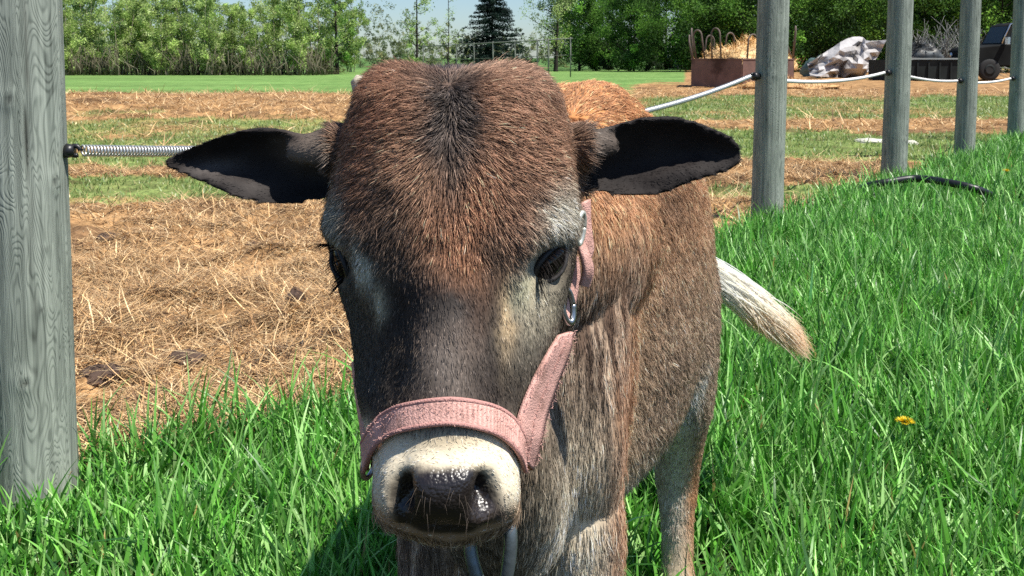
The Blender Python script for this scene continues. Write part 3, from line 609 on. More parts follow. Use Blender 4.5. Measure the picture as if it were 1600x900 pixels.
MB().box((-1.25, -1.08, 1.55), (.10, .22, .28)).tube([(-1.2, -.9, 1.45), (-1.25, -1.05, 1.5)], .015, 6).build('mirror', M_CHR, tr, False, .02)
MB().box((-2.68, 0, .72), (.12, 1.9, .18)).build('bumper', M_CHR, tr, False, .03)
for x_ in (-1.85, 2.05):
    for s in (-1, 1):
        a = np.linspace(0, 2*np.pi, 28, endpoint=False); rows = np.array([[(x_+r*math.cos(t), s*.88+yy, .42+r*math.sin(t)) for t in a] for r, yy in ((.22, -.10), (.38, -.12), (.42, -.08), (.42, .08), (.38, .12), (.22, .10))]); V, f = closed_rows(rows)
        o = link('wheel', npmesh('wheel', V, f), M_TYRE, tr); rows = np.array([[(x_+r*math.cos(t), s*.88+yy, .42+r*math.sin(t)) for t in a] for r, yy in ((.05, -.06), (.21, -.125), (.22, -.09), (.22, .09), (.21, .125), (.05, .06))]); V, f = closed_rows(rows); link('rim', npmesh('rim', V, f), M_BIN, o)
for s in (-1, 1): MB().tube([(-2.66, s*.68, 1.0), (-2.60, s*.68, 1.0)], [.10, .11], 18).build('headlight', M_CHR, tr)
# ------------------------------------------------------------------ the calf
HEAD = np.array([ # py, xl, xr, Yfront, Ywide, Yback, m exponent, front centre shift
 [111, 606, 812, .800, .822, .850, 2.0,  0],
 [116, 588, 834, .778, .820, .880, 2.1,  0],
 [128, 574, 849, .757, .820, .920, 2.3, -2],
 [152, 560, 868, .737, .820, .950, 2.4, -3],
 [200, 543, 884, .722, .820, .970, 2.4, -5],
 [250, 529, 895, .712, .812, .970, 2.3, -7],
 [300, 521, 899, .705, .800, .960, 2.2, -8],
 [350, 513, 902, .700, .790, .950, 2.1, -8],
 [400, 513, 901, .695, .785, .935, 2.0, -8],
 [440, 524, 892, .690, .780, .920, 1.95,-8],
 [500, 544, 880, .682, .775, .900, 1.9, -8],
 [560, 551, 866, .672, .765, .870, 1.9, -8],
 [620, 556, 846, .662, .750, .835, 1.9, -5],
 [660, 566, 830, .654, .735, .805, 2.0, -3],
 [700, 580, 815, .646, .720, .785, 2.2,  0],
 [740, 583, 812, .638, .712, .770, 2.5,  0],
 [785, 582, 812, .634, .708, .765, 2.6,  0],
 [812, 594, 802, .641, .705, .760, 2.5,  0],
 [834, 632, 768, .658, .702, .755, 2.3,  0],
 [846, 668, 732, .662, .700, .740, 2.0,  0]])

def head_mesh():
    A = cr(HEAD, 70); n = 48; th = np.linspace(0, 2*np.pi, n, endpoint=False); rows = []
    for py, xl, xr, yf, yw, yb, m, sh in A:
        s, c = np.sin(th), np.cos(th); e = 2 / m
        sx = np.sign(s) * np.abs(s) ** e; cx = np.sign(c) * np.abs(c) ** e
        half = (xr - xl) / 2; mid = (xr + xl) / 2
        ring = []
        for a, b in zip(sx, cx):
            Y = yw - (yw - yf) * b if b > 0 else yw - (yb - yw) * b
            px = mid + half * a + sh * max(b, 0) * (1 - abs(a)) * 2
            ring.append(at(px, py, Y))
        rows.append(ring)
    return closed_rows(np.array(rows))

def ear_mesh(xs, top, bot, Yb, Yt, cup, th=0.0115):
    n, m = 40, 22; rows = []
    t = np.linspace(0, 1, n); t = 1 - (1 - t) ** 1.6
    x = xs[0] + (xs[-1] - xs[0]) * t
    tx = (np.array(xs) - xs[0]) / (xs[-1] - xs[0])
    ty = np.interp(t, tx, top); by = np.interp(t, tx, bot)
    k = np.ones(5) / 5
    for q in range(2):
        ty[2:-2] = np.convolve(ty, k, 'valid'); by[2:-2] = np.convolve(by, k, 'valid')
    for i in range(n):
        Y = Yb + (Yt - Yb) * t[i]; h = (by[i] - ty[i]); ring = []
        dep = cup * min(1, h / 100) * (1 - 0.3 * t[i])
        ss = np.linspace(-1, 1, m)
        fr = [at(x[i], (ty[i]+by[i])/2 + h/2*s, Y + dep * (1 - abs(s) ** 2.2) - .012*min(1, h/90)*math.exp(-((s-.55)/.26)**2 - ((t[i]-.62)/.22)**2) - .012*math.exp(-((s+.25)/.4)**2 - (t[i]/.22)**2)) for s in ss]
        T = th * min(1, 0.75 + h / 60)
        bk = [p + np.array([0, T * 1, 0]) for p, s in zip(fr, ss)]
        rows.append(fr + bk[::-1])
    return closed_rows(np.array(rows))

LE = ([535, 520, 480, 440, 400, 350, 300, 275, 262, 255], [226, 222, 213, 203, 197, 209, 228, 239, 245, 251],
      [294, 312, 318, 322, 320, 304, 280, 271, 266, 262])
RE = ([880, 900, 925, 960, 1000, 1040, 1080, 1120, 1142, 1153, 1160], [216, 212, 208, 194, 184, 181, 188, 204, 215, 223, 232],
      [296, 300, 302, 307, 310, 304, 284, 273, 267, 262, 252])

def blob(cx, cy_, Y0, hw, zt, zb, n=40):
    th = np.linspace(0, 2*np.pi, n, endpoint=False)
    S, Cc = np.sin(th), np.cos(th); e = 2/2.45
    return np.stack([cx + hw*np.sign(S)*np.abs(S)**e, Y0 + 0*th, (zt+zb)/2 + (zt-zb)/2*np.sign(Cc)*np.abs(Cc)**e], 1)

TRUNK = [ # cx, Y, half width, top, bottom
 (-.015, .90, .05, .66, .46), (-.012, .925, .09, .72, .41), (-.004, .97, .112, .775, .375), (.026, 1.05, .112, .835, .36),
 (.060, 1.14, .118, .868, .335), (.098, 1.25, .146, .850, .325), (.124, 1.36, .163, .828, .345), (.146, 1.46, .158, .818, .385),
 (.162, 1.55, .142, .808, .43), (.172, 1.63, .11, .785, .50), (.176, 1.68, .06, .73, .57)]

mb = MB()
V, f = head_mesh(); mb.add(V, f)
V, f = ear_mesh(*LE, .80, .80, .030); mb.add(V, f)
V, f = ear_mesh(*RE, .80, .815, .028); mb.add(V, f)
mb.tube([at(540, 236, .830), at(500, 233, .806), at(450, 236, .809)], [.024, .017, .008], 14, 12)
mb.tube([at(872, 236, .830), at(915, 228, .806), at(965, 228, .809)], [.024, .017, .008], 14, 12)
mb.tube([at(560, 255, .85), at(530, 258, .835), at(505, 262, .828)], [.034, .030, .022], 16, 12)
mb.tube([at(860, 255, .85), at(890, 253, .835), at(918, 255, .828)], [.036, .033, .026], 16, 12)
A = cr(np.array(TRUNK), 60)
mb.add(*closed_rows(np.array([blob(c, y, y, h, t, b) for c, y, h, t, b in A])))
mb.tube([(-.045, .86, .79), (-.035, .93, .745), (-.005, 1.0, .70), (.04, 1.12, .69)], [.088, .105, .125, .14], 28, 24)       # neck
mb.tube([(-.045, .80, .70), (-.03, .86, .60), (-.015, .90, .50), (-.005, .95, .42)], [.035, .055, .065, .06], 20, 20)         # throat, dewlap
mb.tube([(.070, 1.07, .785), (.093, 1.14, .812), (.125, 1.25, .795)], [.055, .060, .060], 16, 10)                                # withers hump
mb.tube([(.065, 1.0, .70), (.066, .985, .60), (.068, .97, .50), (.072, 1.0, .42)], [.055, .054, .050, .044], 20, 20)           # shoulder
mb.tube([(-.09, 1.0, .70), (-.10, .99, .60), (-.09, .97, .50), (-.075, 1.0, .42)], [.06, .062, .055, .04], 20, 20)
for s, X in ((1, .076), (-1, -.078)):                                                                             # front legs
    mb.tube([(X-s*.010, 1.0, .47), (X-s*.003, .985, .40), (X, .98, .30), (X, .978, .235), (X, .985, .15), (X, .985, .08), (X, .97, .035), (X, .962, .004)],
            [.046, .046, .035, .034, .023, .026, .027, .033], 18, 34)
for s, X0, X1 in ((1, .238, .274), (-1, .085, .065)):                                                             # hind legs
    mb.tube([(X0-.01*s, 1.54, .66), (X0, 1.51, .55), (X0 + .008*s, 1.47, .46), (X1-.012*s, 1.485, .37), (X1, 1.52, .28), (X1, 1.55, .205), (X1, 1.54, .13),
             (X1, 1.53, .07), (X1, 1.515, .035), (X1, 1.505, .004)],
            [.075, .088, .080, .060, .038, .036, .027, .026, .028, .034], 20, 44)
TAIL = [(.178, 1.665, .775), (.20, 1.72, .745), (.235, 1.755, .67), (.29, 1.76, .57), (.35, 1.745, .49), (.41, 1.735, .462)]
mb.tube(TAIL[:5], [.030, .024, .017, .014, .007], 14, 34)
# horn buds and lips
src = mb.mesh('calf_source'); tmp = bpy.data.objects.new('calf_source', src); COL.objects.link(tmp)
md = tmp.modifiers.new('r', 'REMESH'); md.mode = 'VOXEL'; md.voxel_size = 0.0032; md.use_smooth_shade = True
m2 = tmp.modifiers.new('s', 'SMOOTH'); m2.iterations = 7; m2.factor = 0.6
dg = bpy.context.evaluated_depsgraph_get(); ev = tmp.evaluated_get(dg)
body_me = bpy.data.meshes.new_from_object(ev); body_me.name = 'calf_body'
bpy.data.objects.remove(tmp)

def get_cn(me):
    n = len(me.vertices); c = np.empty(n*3, np.float32); me.vertices.foreach_get('co', c)
    k = np.empty(n*3, np.float32); me.vertices.foreach_get('normal', k)
    return c.reshape(-1, 3).astype(float), k.reshape(-1, 3).astype(float)

def bvh_of(me):
    me.calc_loop_triangles(); n = len(me.loop_triangles); t = np.empty(n*3, np.int32); me.loop_triangles.foreach_get('vertices', t)
    c, _ = get_cn(me); return BVHTree.FromPolygons(c.tolist(), t.reshape(-1, 3).tolist()), c, t.reshape(-1, 3)

bvh, _, _ = bvh_of(body_me)
def hit(px, py, B=None):
    d = Vector(ray(px, py)).normalized(); h = (B or bvh).ray_cast(Vector((0, 0, CAM_H)), d)
    return (np.array(h[0]), np.array(h[1])) if h[0] is not None else (at(px, py, .74), np.array([0, -1, 0.]))

C, Nn = get_cn(body_me)
def sculpt(px, py, r, amt, ry=None, vec=None, Y=None):
    """push the skin at a place: Gaussian of radius r (m) along the normal or vec"""
    global C
    p = at(px, py, Y) if Y else hit(px, py)[0]
    d = C - p; ry = ry or r
    g = np.exp(-(d[:, 0]**2 + d[:, 1]**2) / (2*r*r) - d[:, 2]**2 / (2*ry*ry))
    C += (g * amt)[:, None] * (Nn if vec is None else np.array(vec))
P_REYE, P_LEYE = hit(858, 412)[0], at(530, 410, .765)
# eye region
sculpt(858, 412, .016, -.012, .013); sculpt(868, 362, .026, .007, .010); sculpt(845, 460, .02, -.004, .018)
sculpt(822, 395, .007, .0035, .02); sculpt(815, 440, .007, .003, .012); sculpt(800, 470, .007, -.003, .012); sculpt(566, 430, .005, .003, .02); sculpt(588, 480, .006, .0025, .016)
sculpt(534, 412, .016, -.012, .013, Y=.762); sculpt(528, 362, .026, .006, .010, Y=.76)
# hollows beside the nose bridge, bridge itself
for px in (622, 782): sculpt(px, 540, .016, -.006, .05)
sculpt(702, 560, .022, .005, .05)
sculpt(575, 560, .03, -.004, .04); 
# forehead: two soft domes with a dip between
sculpt(706, 113, .016, .007, .03, vec=(0, .3, -1), Y=.80); sculpt(622, 114, .020, .004, .03, vec=(0, -.3, 1), Y=.80); sculpt(800, 114, .020, .004, .03, vec=(0, -.3, 1), Y=.80)
sculpt(620, 150, .035, .004, .03); sculpt(795, 150, .035, .006, .03); sculpt(706, 110, .016, -.004, .02)
# muzzle: swollen upper lip sides, nostrils, pad, mouth line
sculpt(600, 765, .014, .004, .02); sculpt(798, 765, .014, .004, .02)
sculpt(690, 770, .020, .008, .014); sculpt(690, 722, .03, -.002, .006)
sculpt(631, 768, .0068, -.022, .009); sculpt(760, 766, .0068, -.021, .009); sculpt(624, 785, .005, -.010, .007); sculpt(752, 788, .006, -.010, .004)
sculpt(612, 768, .004, .004, .012); sculpt(779, 768, .004, .004, .012)
sculpt(745, 805, .008, .005, .006); sculpt(650, 745, .010, .003, .006); sculpt(735, 742, .012, .004, .006)
for px in range(630, 790, 12): sculpt(px, 822 + abs(px-700)*.0 , .006, -.0028, .0025)
# flank hollow, shoulder edge, ribs
sculpt(1085, 560, .05, -.010, .06, Y=1.42); sculpt(1000, 560, .03, -.015, .10, Y=1.12)
for q, px in enumerate((1040, 1062, 1084)): sculpt(px, 380, .012, .003, .08, Y=1.25 + .05*q)
# folds of loose skin on the neck
pf = np.clip((C[:, 1]-.86)/.05, 0, 1) * np.clip((1.08-C[:, 1])/.05, 0, 1) * np.clip((.76-C[:, 2])/.06, 0, 1) * np.clip((C[:, 2]-.42)/.06, 0, 1)
C += Nn * (pf * .0008 * np.sin((C[:, 0]*1.0 + C[:, 1]*.6 + fbm(C, 9, 2)*.03) * 330))[:, None]
C += Nn * ((fbm(C, 28, 3) - .5) * .004)[:, None]
body_me.vertices.foreach_set('co', C.astype(np.float32).ravel()); body_me.update()
bvh, C, TRI = bvh_of(body_me); C, Nn = get_cn(body_me)

YF = lambda py: np.interp(py, HEAD[:, 0], HEAD[:, 3])
def HZ(py):
    return at(700, py, YF(py))[2]
# ---- coat colours, markings plus some painted light and shade, in the calf's own space
G = {}
def spot(px, py, Y=None): return at(px, py, Y) if Y else hit(px, py)[0]
def body_color(P):
    X, Y, Z = P.T; n = len(P)
    Pw = P + np.stack([fbm(P, 55, 3, q)-.5 for q in (201, 223, 247)], 1)*.016
    col = np.empty((n, 3)); t = np.clip((Z - .40) / .42, 0, 1)[:, None]
    base_low, base_mid, base_top = lin(158,146,126), lin(168,142,116), lin(180,130,84)
    col[:] = np.where(t < .55, base_low + (base_mid-base_low)*(t/.55), base_mid + (base_top-base_mid)*((t-.55)/.45))
    fb = fbm(P, 14, 4)[:, None]; fb2 = fbm(P * np.array([1, 1, .35]), 45, 3, 5)[:, None]
    col = col * (0.75 + 0.6 * fb)
    shd = (np.clip((1.12-Y)/.04,0,1)*np.clip((X-.07)/.03,0,1)*np.clip((.72-Z)/.1,0,1))[:,None]; col = col*(1-.65*shd) + lin(206,168,134)*.65*shd  # near shoulder edge, its highlight put into the coat colour
    fl = (np.clip((Y-1.12)/.05,0,1)*np.clip((.66-Z)/.14,0,1))[:,None]; col = col*(1-.6*fl) + lin(150,134,118)*(.6+.8*fb)*.6*fl
    col = col*np.array([1.10, 1.0, .90])
    # neck and throat: grey brown with pale vertical streaks
    nk = (np.clip((1.06-Y)/.06, 0, 1) * np.clip((Y-.80)/.04, 0, 1) * np.clip((.74-Z)/.08, 0, 1))[:, None]
    fb3 = np.clip((vnoise(P*np.array([230, 230, 14]), 71)[:, None]-.35)*1.9, 0, 1); neck = lin(104,84,70)*(1-fb3) + lin(200,174,148)*fb3
    col = col*(1-nk) + neck*nk
    def mix(c, g): 
        nonlocal col
        g = np.clip(g, 0, 1)[:, None]; col = col*(1-g) + np.asarray(c)*g
    def ell(p, r): 
        d = (Pw - np.asarray(p)) / np.asarray(r); return np.exp(-(d**2).sum(1))
    mix(lin(92,88,72), .75*np.clip((.60-Z)/.1,0,1)*np.clip((.96-Y)/.05,0,1))                       # brisket, shade under the head put into the colour
    mix(lin(172,165,140), .8*np.clip((.42-Z)/.05,0,1)*np.clip((Y-1.03)/.05,0,1)*np.clip((1.45-Y)/.05,0,1))   # belly
    mix(lin(190,134,92), 1.2*ell((.125,.98,.42),(.022,.08,.16)))                                  # outer forearm, warm sunlit edge painted in
    mix(lin(222,206,178), 1.4*ell((.060,.92,.43),(.040,.09,.085)))
    mix(lin(206,198,180), 1.0*ell((.262,1.47,.24),(.022,.08,.16)))
    mix(lin(214,206,186), 1.1*np.exp(-((X-.268-(Z-.36)*.30)/.010)**2)*sst(.29,.32,Z)*(1-sst(.40,.46,Z))*(Y > 1.3)*(Y < 1.56))                                   # hind shank front
    mix(lin(178,126,84), .9*ell((.298,1.53,.2),(.014,.08,.15)))  # warm sunlit strip painted down the hind leg
    mix(lin(90,74,62), .6*ell((.2,1.16,.72),(.05,.12,.03)))
    # head
    hd = np.clip((.90-Y)/.05, 0, 1) * np.clip((Z-.575)/.015, 0, 1)
    hc = np.empty((n, 3)); hc[:] = lin(112,88,70)
    hcol = col; col = hc
    hz = HZ
    mix(lin(64,56,50), 1/(1+np.exp((Z - hz(425))/.006)))
    mix(lin(138,98,72), 1.1*ell(spot(600,160),(.045,.07,.045))); mix(lin(142,104,78), 1.1*ell(spot(800,170),(.045,.07,.05)))
    mix(lin(138,94,68), .9*ell(spot(560,230),(.03,.06,.05))); mix(lin(140,102,76), .9*ell(spot(850,250),(.03,.06,.05)))
    mix(lin(162,112,78), 1.3*ell(spot(725,350),(.030,.05,.055))); mix(lin(160,120,90), .8*ell(spot(640,250),(.025,.05,.02)))
    mix(lin(72,64,62), 1.6*ell(spot(702,115),(.017,.05,.028))); mix(lin(72,64,60), 1.5*ell(spot(704,180),(.013,.05,.034))); mix(lin(92,74,62), .9*ell(spot(706,260),(.011,.05,.03)))
    mix(lin(76,64,55), .8*ell(spot(600,400),(.03,.05,.04))); mix(lin(84,70,58), .8*ell(spot(770,400),(.014,.05,.03)))
    mix(lin(48,42,38), 1.2*ell(spot(622,560),(.013,.06,.05))); mix(lin(50,43,39), 1.2*ell(spot(775,575),(.012,.06,.045)))
    mix(lin(44,39,37), 1.2*ell(spot(690,478),(.035,.05,.022)))
    mix(lin(108,98,90), 1.0*ell(spot(700,575),(.020,.05,.034)))
    mix(lin(160,150,128), 1.2*ell(spot(845,490),(.022,.06,.030))); mix(lin(190,164,126), .8*ell(spot(795,495),(.006,.05,.028)))
    mix(lin(88,82,72), .9*ell(spot(840,570),(.02,.06,.03)))
    mix(lin(172,164,146), 1.5*ell(spot(876,345),(.018,.04,.026))); mix(lin(172,164,144), 1.3*ell(spot(832,405),(.009,.03,.018)))
    mix(lin(172,168,140), .9*ell(spot(820,450),(.010,.03,.012)))
    mix(lin(70,72,68), 1.2*ell(at(535,490,.76),(.035,.05,.045))); mix(lin(60,60,56), 1.1*ell(at(555,590,.74),(.03,.05,.04)))  # shaded side of the face, darkened in the coat colour
    mix(lin(132,130,118), 1.3*ell(at(530,345,.76),(.012,.06,.028))); mix(lin(180,176,156), 1.3*ell(spot(564,415),(.007,.05,.018)))
    mix(lin(176,168,142), 1.1*ell(spot(588,470),(.006,.05,.014)))
    # muzzle ring
    mz = 1/(1+np.exp((Z - hz(678) + .010*(np.abs(X+.045)/.05)**2)/.0025))
    mix(lin(226,212,184), mz*.96)
    mix(lin(150,128,92), .5*ell(spot(700,690),(.03,.05,.006))*mz)
    mix(lin(58,54,48), .95/(1+np.exp((Z - hz(842))/.003)))
    hh = np.clip(hd, 0, 1)[:, None]; col = hcol*(1-hh) + col*hh
    mix(lin(34,29,28), pad_mask(P)*1.1)   # nose leather
    mix(lin(40,34,32), .9*ell(spot(775,795),(.008,.03,.010)))
    mix(lin(40,34,32), .8*ell(spot(612,775),(.006,.03,.012)))
    mix(lin(10,8,8), 1.3*ell(spot(631,770),(.0060,.04,.0095))); mix(lin(10,8,8), 1.3*ell(spot(760,768),(.0062,.04,.0085)))  # dark of the nostril hollows put into the colour
    mix(lin(52,44,40), .9*ell(spot(772,800),(.011,.03,.012)))
    # ears
    ear = ((X < -.148) | (X > .060)) & (Y < .862) & (Z > .74) & (Z < .87)
    e = np.clip(np.where(X < 0, (-.140-X)/.012, (X-.052)/.012), 0, 1) * ear
    mix(lin(34,30,29), e)
    rim = np.clip(np.abs(fbm(P, 40, 3, 66)-.5)*3, 0, 1); mix(lin(70,62,57), .2*rim*e)
    mix(lin(86,80,77), 1.1*ell(at(335,266,.80),(.020,.04,.008))*ear); mix(lin(70,65,62), 1.0*ell(at(395,296,.80),(.020,.04,.008))*ear)  # grey hair and painted highlight on the lower ear fold
    mix(lin(34,29,28), .8*ell(at(440,265,.82),(.030,.04,.018))*ear); mix(lin(34,29,28), .8*ell(at(985,262,.82),(.035,.04,.020))*ear)  # shade in the ear hollows painted dark
    mix(lin(126,112,100), 1.1*ell(at(486,236,.81),(.024,.04,.014))*ear); mix(lin(126,112,100), .9*ell(at(922,222,.81),(.018,.04,.012))*ear)
    # tail: dark dock before the pale switch
    tl = (Y > 1.69) & (X > .27)
    mix(lin(66,60,58), tl*1.0); mix(lin(214,200,170), tl*np.clip((X-.325)/.02, 0, 1))
    hf = np.clip((.045-Z)/.004, 0, 1); mix(lin(48,42,38), hf)
    return np.clip(col, .004, .9)


def pad_mask(P):
    X, Y, Z = P.T; z0 = HZ(794); x0 = at(690, 780, .633)[0]
    dx = (X-x0)/(.0355 - .18*np.clip(Z-z0, 0, .03)); dz = (Z-z0)/.0285
    wob = (fbm(P, 90, 3, 4)-.5)*.5
    return 1/(1+np.exp((dx**4 + np.abs(dz)**3.2 + wob - 1)/.10)) * (Y < .70)
vcol(body_me, body_color(C)); vfloat(body_me, np.clip(pad_mask(C)*1.6, 0, 1), 'wet')

def skin_mat():
    m = mat('calf_skin', attr='col', rough=.75, bump=.0008, bscale=180, spec=.3); N = m.node_tree.nodes; L = m.node_tree.links
    b = N['Principled BSDF']; a = N.new('ShaderNodeAttribute'); a.attribute_name = 'wet'
    r = N.new('ShaderNodeMapRange'); r.inputs[3].default_value = .75; r.inputs[4].default_value = .33; L.new(a.outputs['Fac'], r.inputs[0]); L.new(r.outputs[0], b.inputs['Roughness'])
    r2 = N.new('ShaderNodeMapRange'); r2.inputs[3].default_value = .2; r2.inputs[4].default_value = .6; L.new(a.outputs['Fac'], r2.inputs[0]); L.new(r2.outputs[0], b.inputs['Specular IOR Level'])
    v = N.new('ShaderNodeTexVoronoi'); v.inputs['Scale'].default_value = 430; tc = N.new('ShaderNodeTexCoord'); L.new(tc.outputs['Object'], v.inputs['Vector'])
    ml = N.new('ShaderNodeMath'); ml.operation = 'MULTIPLY'; L.new(v.outputs['Distance'], ml.inputs[0]); L.new(a.outputs['Fac'], ml.inputs[1])
    bp = N.new('ShaderNodeBump'); bp.invert = True; bp.inputs['Distance'].default_value = .00045; L.new(ml.outputs[0], bp.inputs['Height'])
    old = b.inputs['Normal'].links[0].from_socket; L.new(old, bp.inputs['Normal']); L.new(bp.outputs[0], b.inputs['Normal'])
    return m
M_SKIN = skin_mat()
calf = empty('calf', (.05, 1.2, 0)); tag(calf, 'brown and grey young calf facing the camera in the long grass, ears held out', 'calf')
OFF = np.array([.05, 1.2, 0])
body = link('body', body_me, M_SKIN, calf); body.matrix_parent_inverse = Matrix.Translation((-.05, -1.2, 0))
def under(o, par=None):
    """parent to the calf keeping world coordinates"""
    o.parent = par or calf; o.matrix_parent_inverse = Matrix.Translation((-.05, -1.2, 0)) if par is None else Matrix.Identity(4); return o

# ---- fur
def fur_mat(name='calf_fur', spec=.22, rough=.5):
    m = mat(name, attr='col', rough=rough, spec=spec); return m
M_FUR = fur_mat(); M_SW = mat('switch_hair', attr='col', rough=.4, spec=.4, trans=.4)

def curves_obj(name, Pts, rad, col, material):
    """Pts (n,k,3) hair strands; rad (n,k); col (n,k,3)"""
    n, k, _ = Pts.shape; hc = bpy.data.hair_curves.new(name); hc.add_curves([k] * n)
    hc.attributes['position'].data.foreach_set('vector', Pts.astype(np.float32).ravel())
    ra = hc.attributes.get('radius') or hc.attributes.new('radius', 'FLOAT', 'POINT')
    ra.data.foreach_set('value', rad.astype(np.float32).ravel())
    a = hc.attributes.new('col', 'FLOAT_COLOR', 'POINT'); c = np.ones((n*k, 4), np.float32); c[:, :3] = col.reshape(-1, 3); a.data.foreach_set('color', c.ravel())
    hc.materials.append(material); o = bpy.data.objects.new(name, hc); COL.objects.link(o); return o

def sample_surface(n, wfun):
    a, b, c = C[TRI[:, 0]], C[TRI[:, 1]], C[TRI[:, 2]]; ar = np.linalg.norm(np.cross(b-a, c-a), axis=1) / 2
    wgt = ar * wfun((a+b+c)/3, (Nn[TRI[:, 0]]+Nn[TRI[:, 1]]+Nn[TRI[:, 2]])/3); cdf = np.cumsum(wgt); cdf /= cdf[-1]
    i = np.searchsorted(cdf, rng.random(n)); u, v = rng.random(n), rng.random(n); q = u+v > 1; u[q], v[q] = 1-u[q], 1-v[q]
    w0 = 1-u-v; P = a[i]*w0[:, None] + b[i]*u[:, None] + c[i]*v[:, None]
    Nm = Nn[TRI[i, 0]]*w0[:, None] + Nn[TRI[i, 1]]*u[:, None] + Nn[TRI[i, 2]]*v[:, None]; Nm /= np.linalg.norm(Nm, axis=1)[:, None]
    return P, Nm

WHORL = hit(704, 165)[0]; W0, W1 = hit(704, 135)[0], hit(704, 215)[0]
def is_head(P): return (P[:, 1] < .90) & (P[:, 2] > .56)
def is_ear(P):
    X, Y, Z = P.T; return ((X < -.152) | (X > .064)) & (Y < .862) & (Z > .73) & (Z < .875)
def dens(P, Nm):
    view = np.einsum('ij,ij->i', Nm, np.array([0, 0, CAM_H]) - P) / np.linalg.norm(P - np.array([0, 0, CAM_H]), axis=1)
    wv = np.where(view > -.25, 1.0, .22)
    w_ = np.where(is_head(P), 3.4, 1.0) * wv
    w_[is_ear(P)] *= .8
    w_[P[:, 2] < .12] *= .3; w_[P[:, 2] < .46] *= 1.3
    return w_ * (1 - np.clip(pad_mask(P)*2.5, 0, 1)) + 1e-9

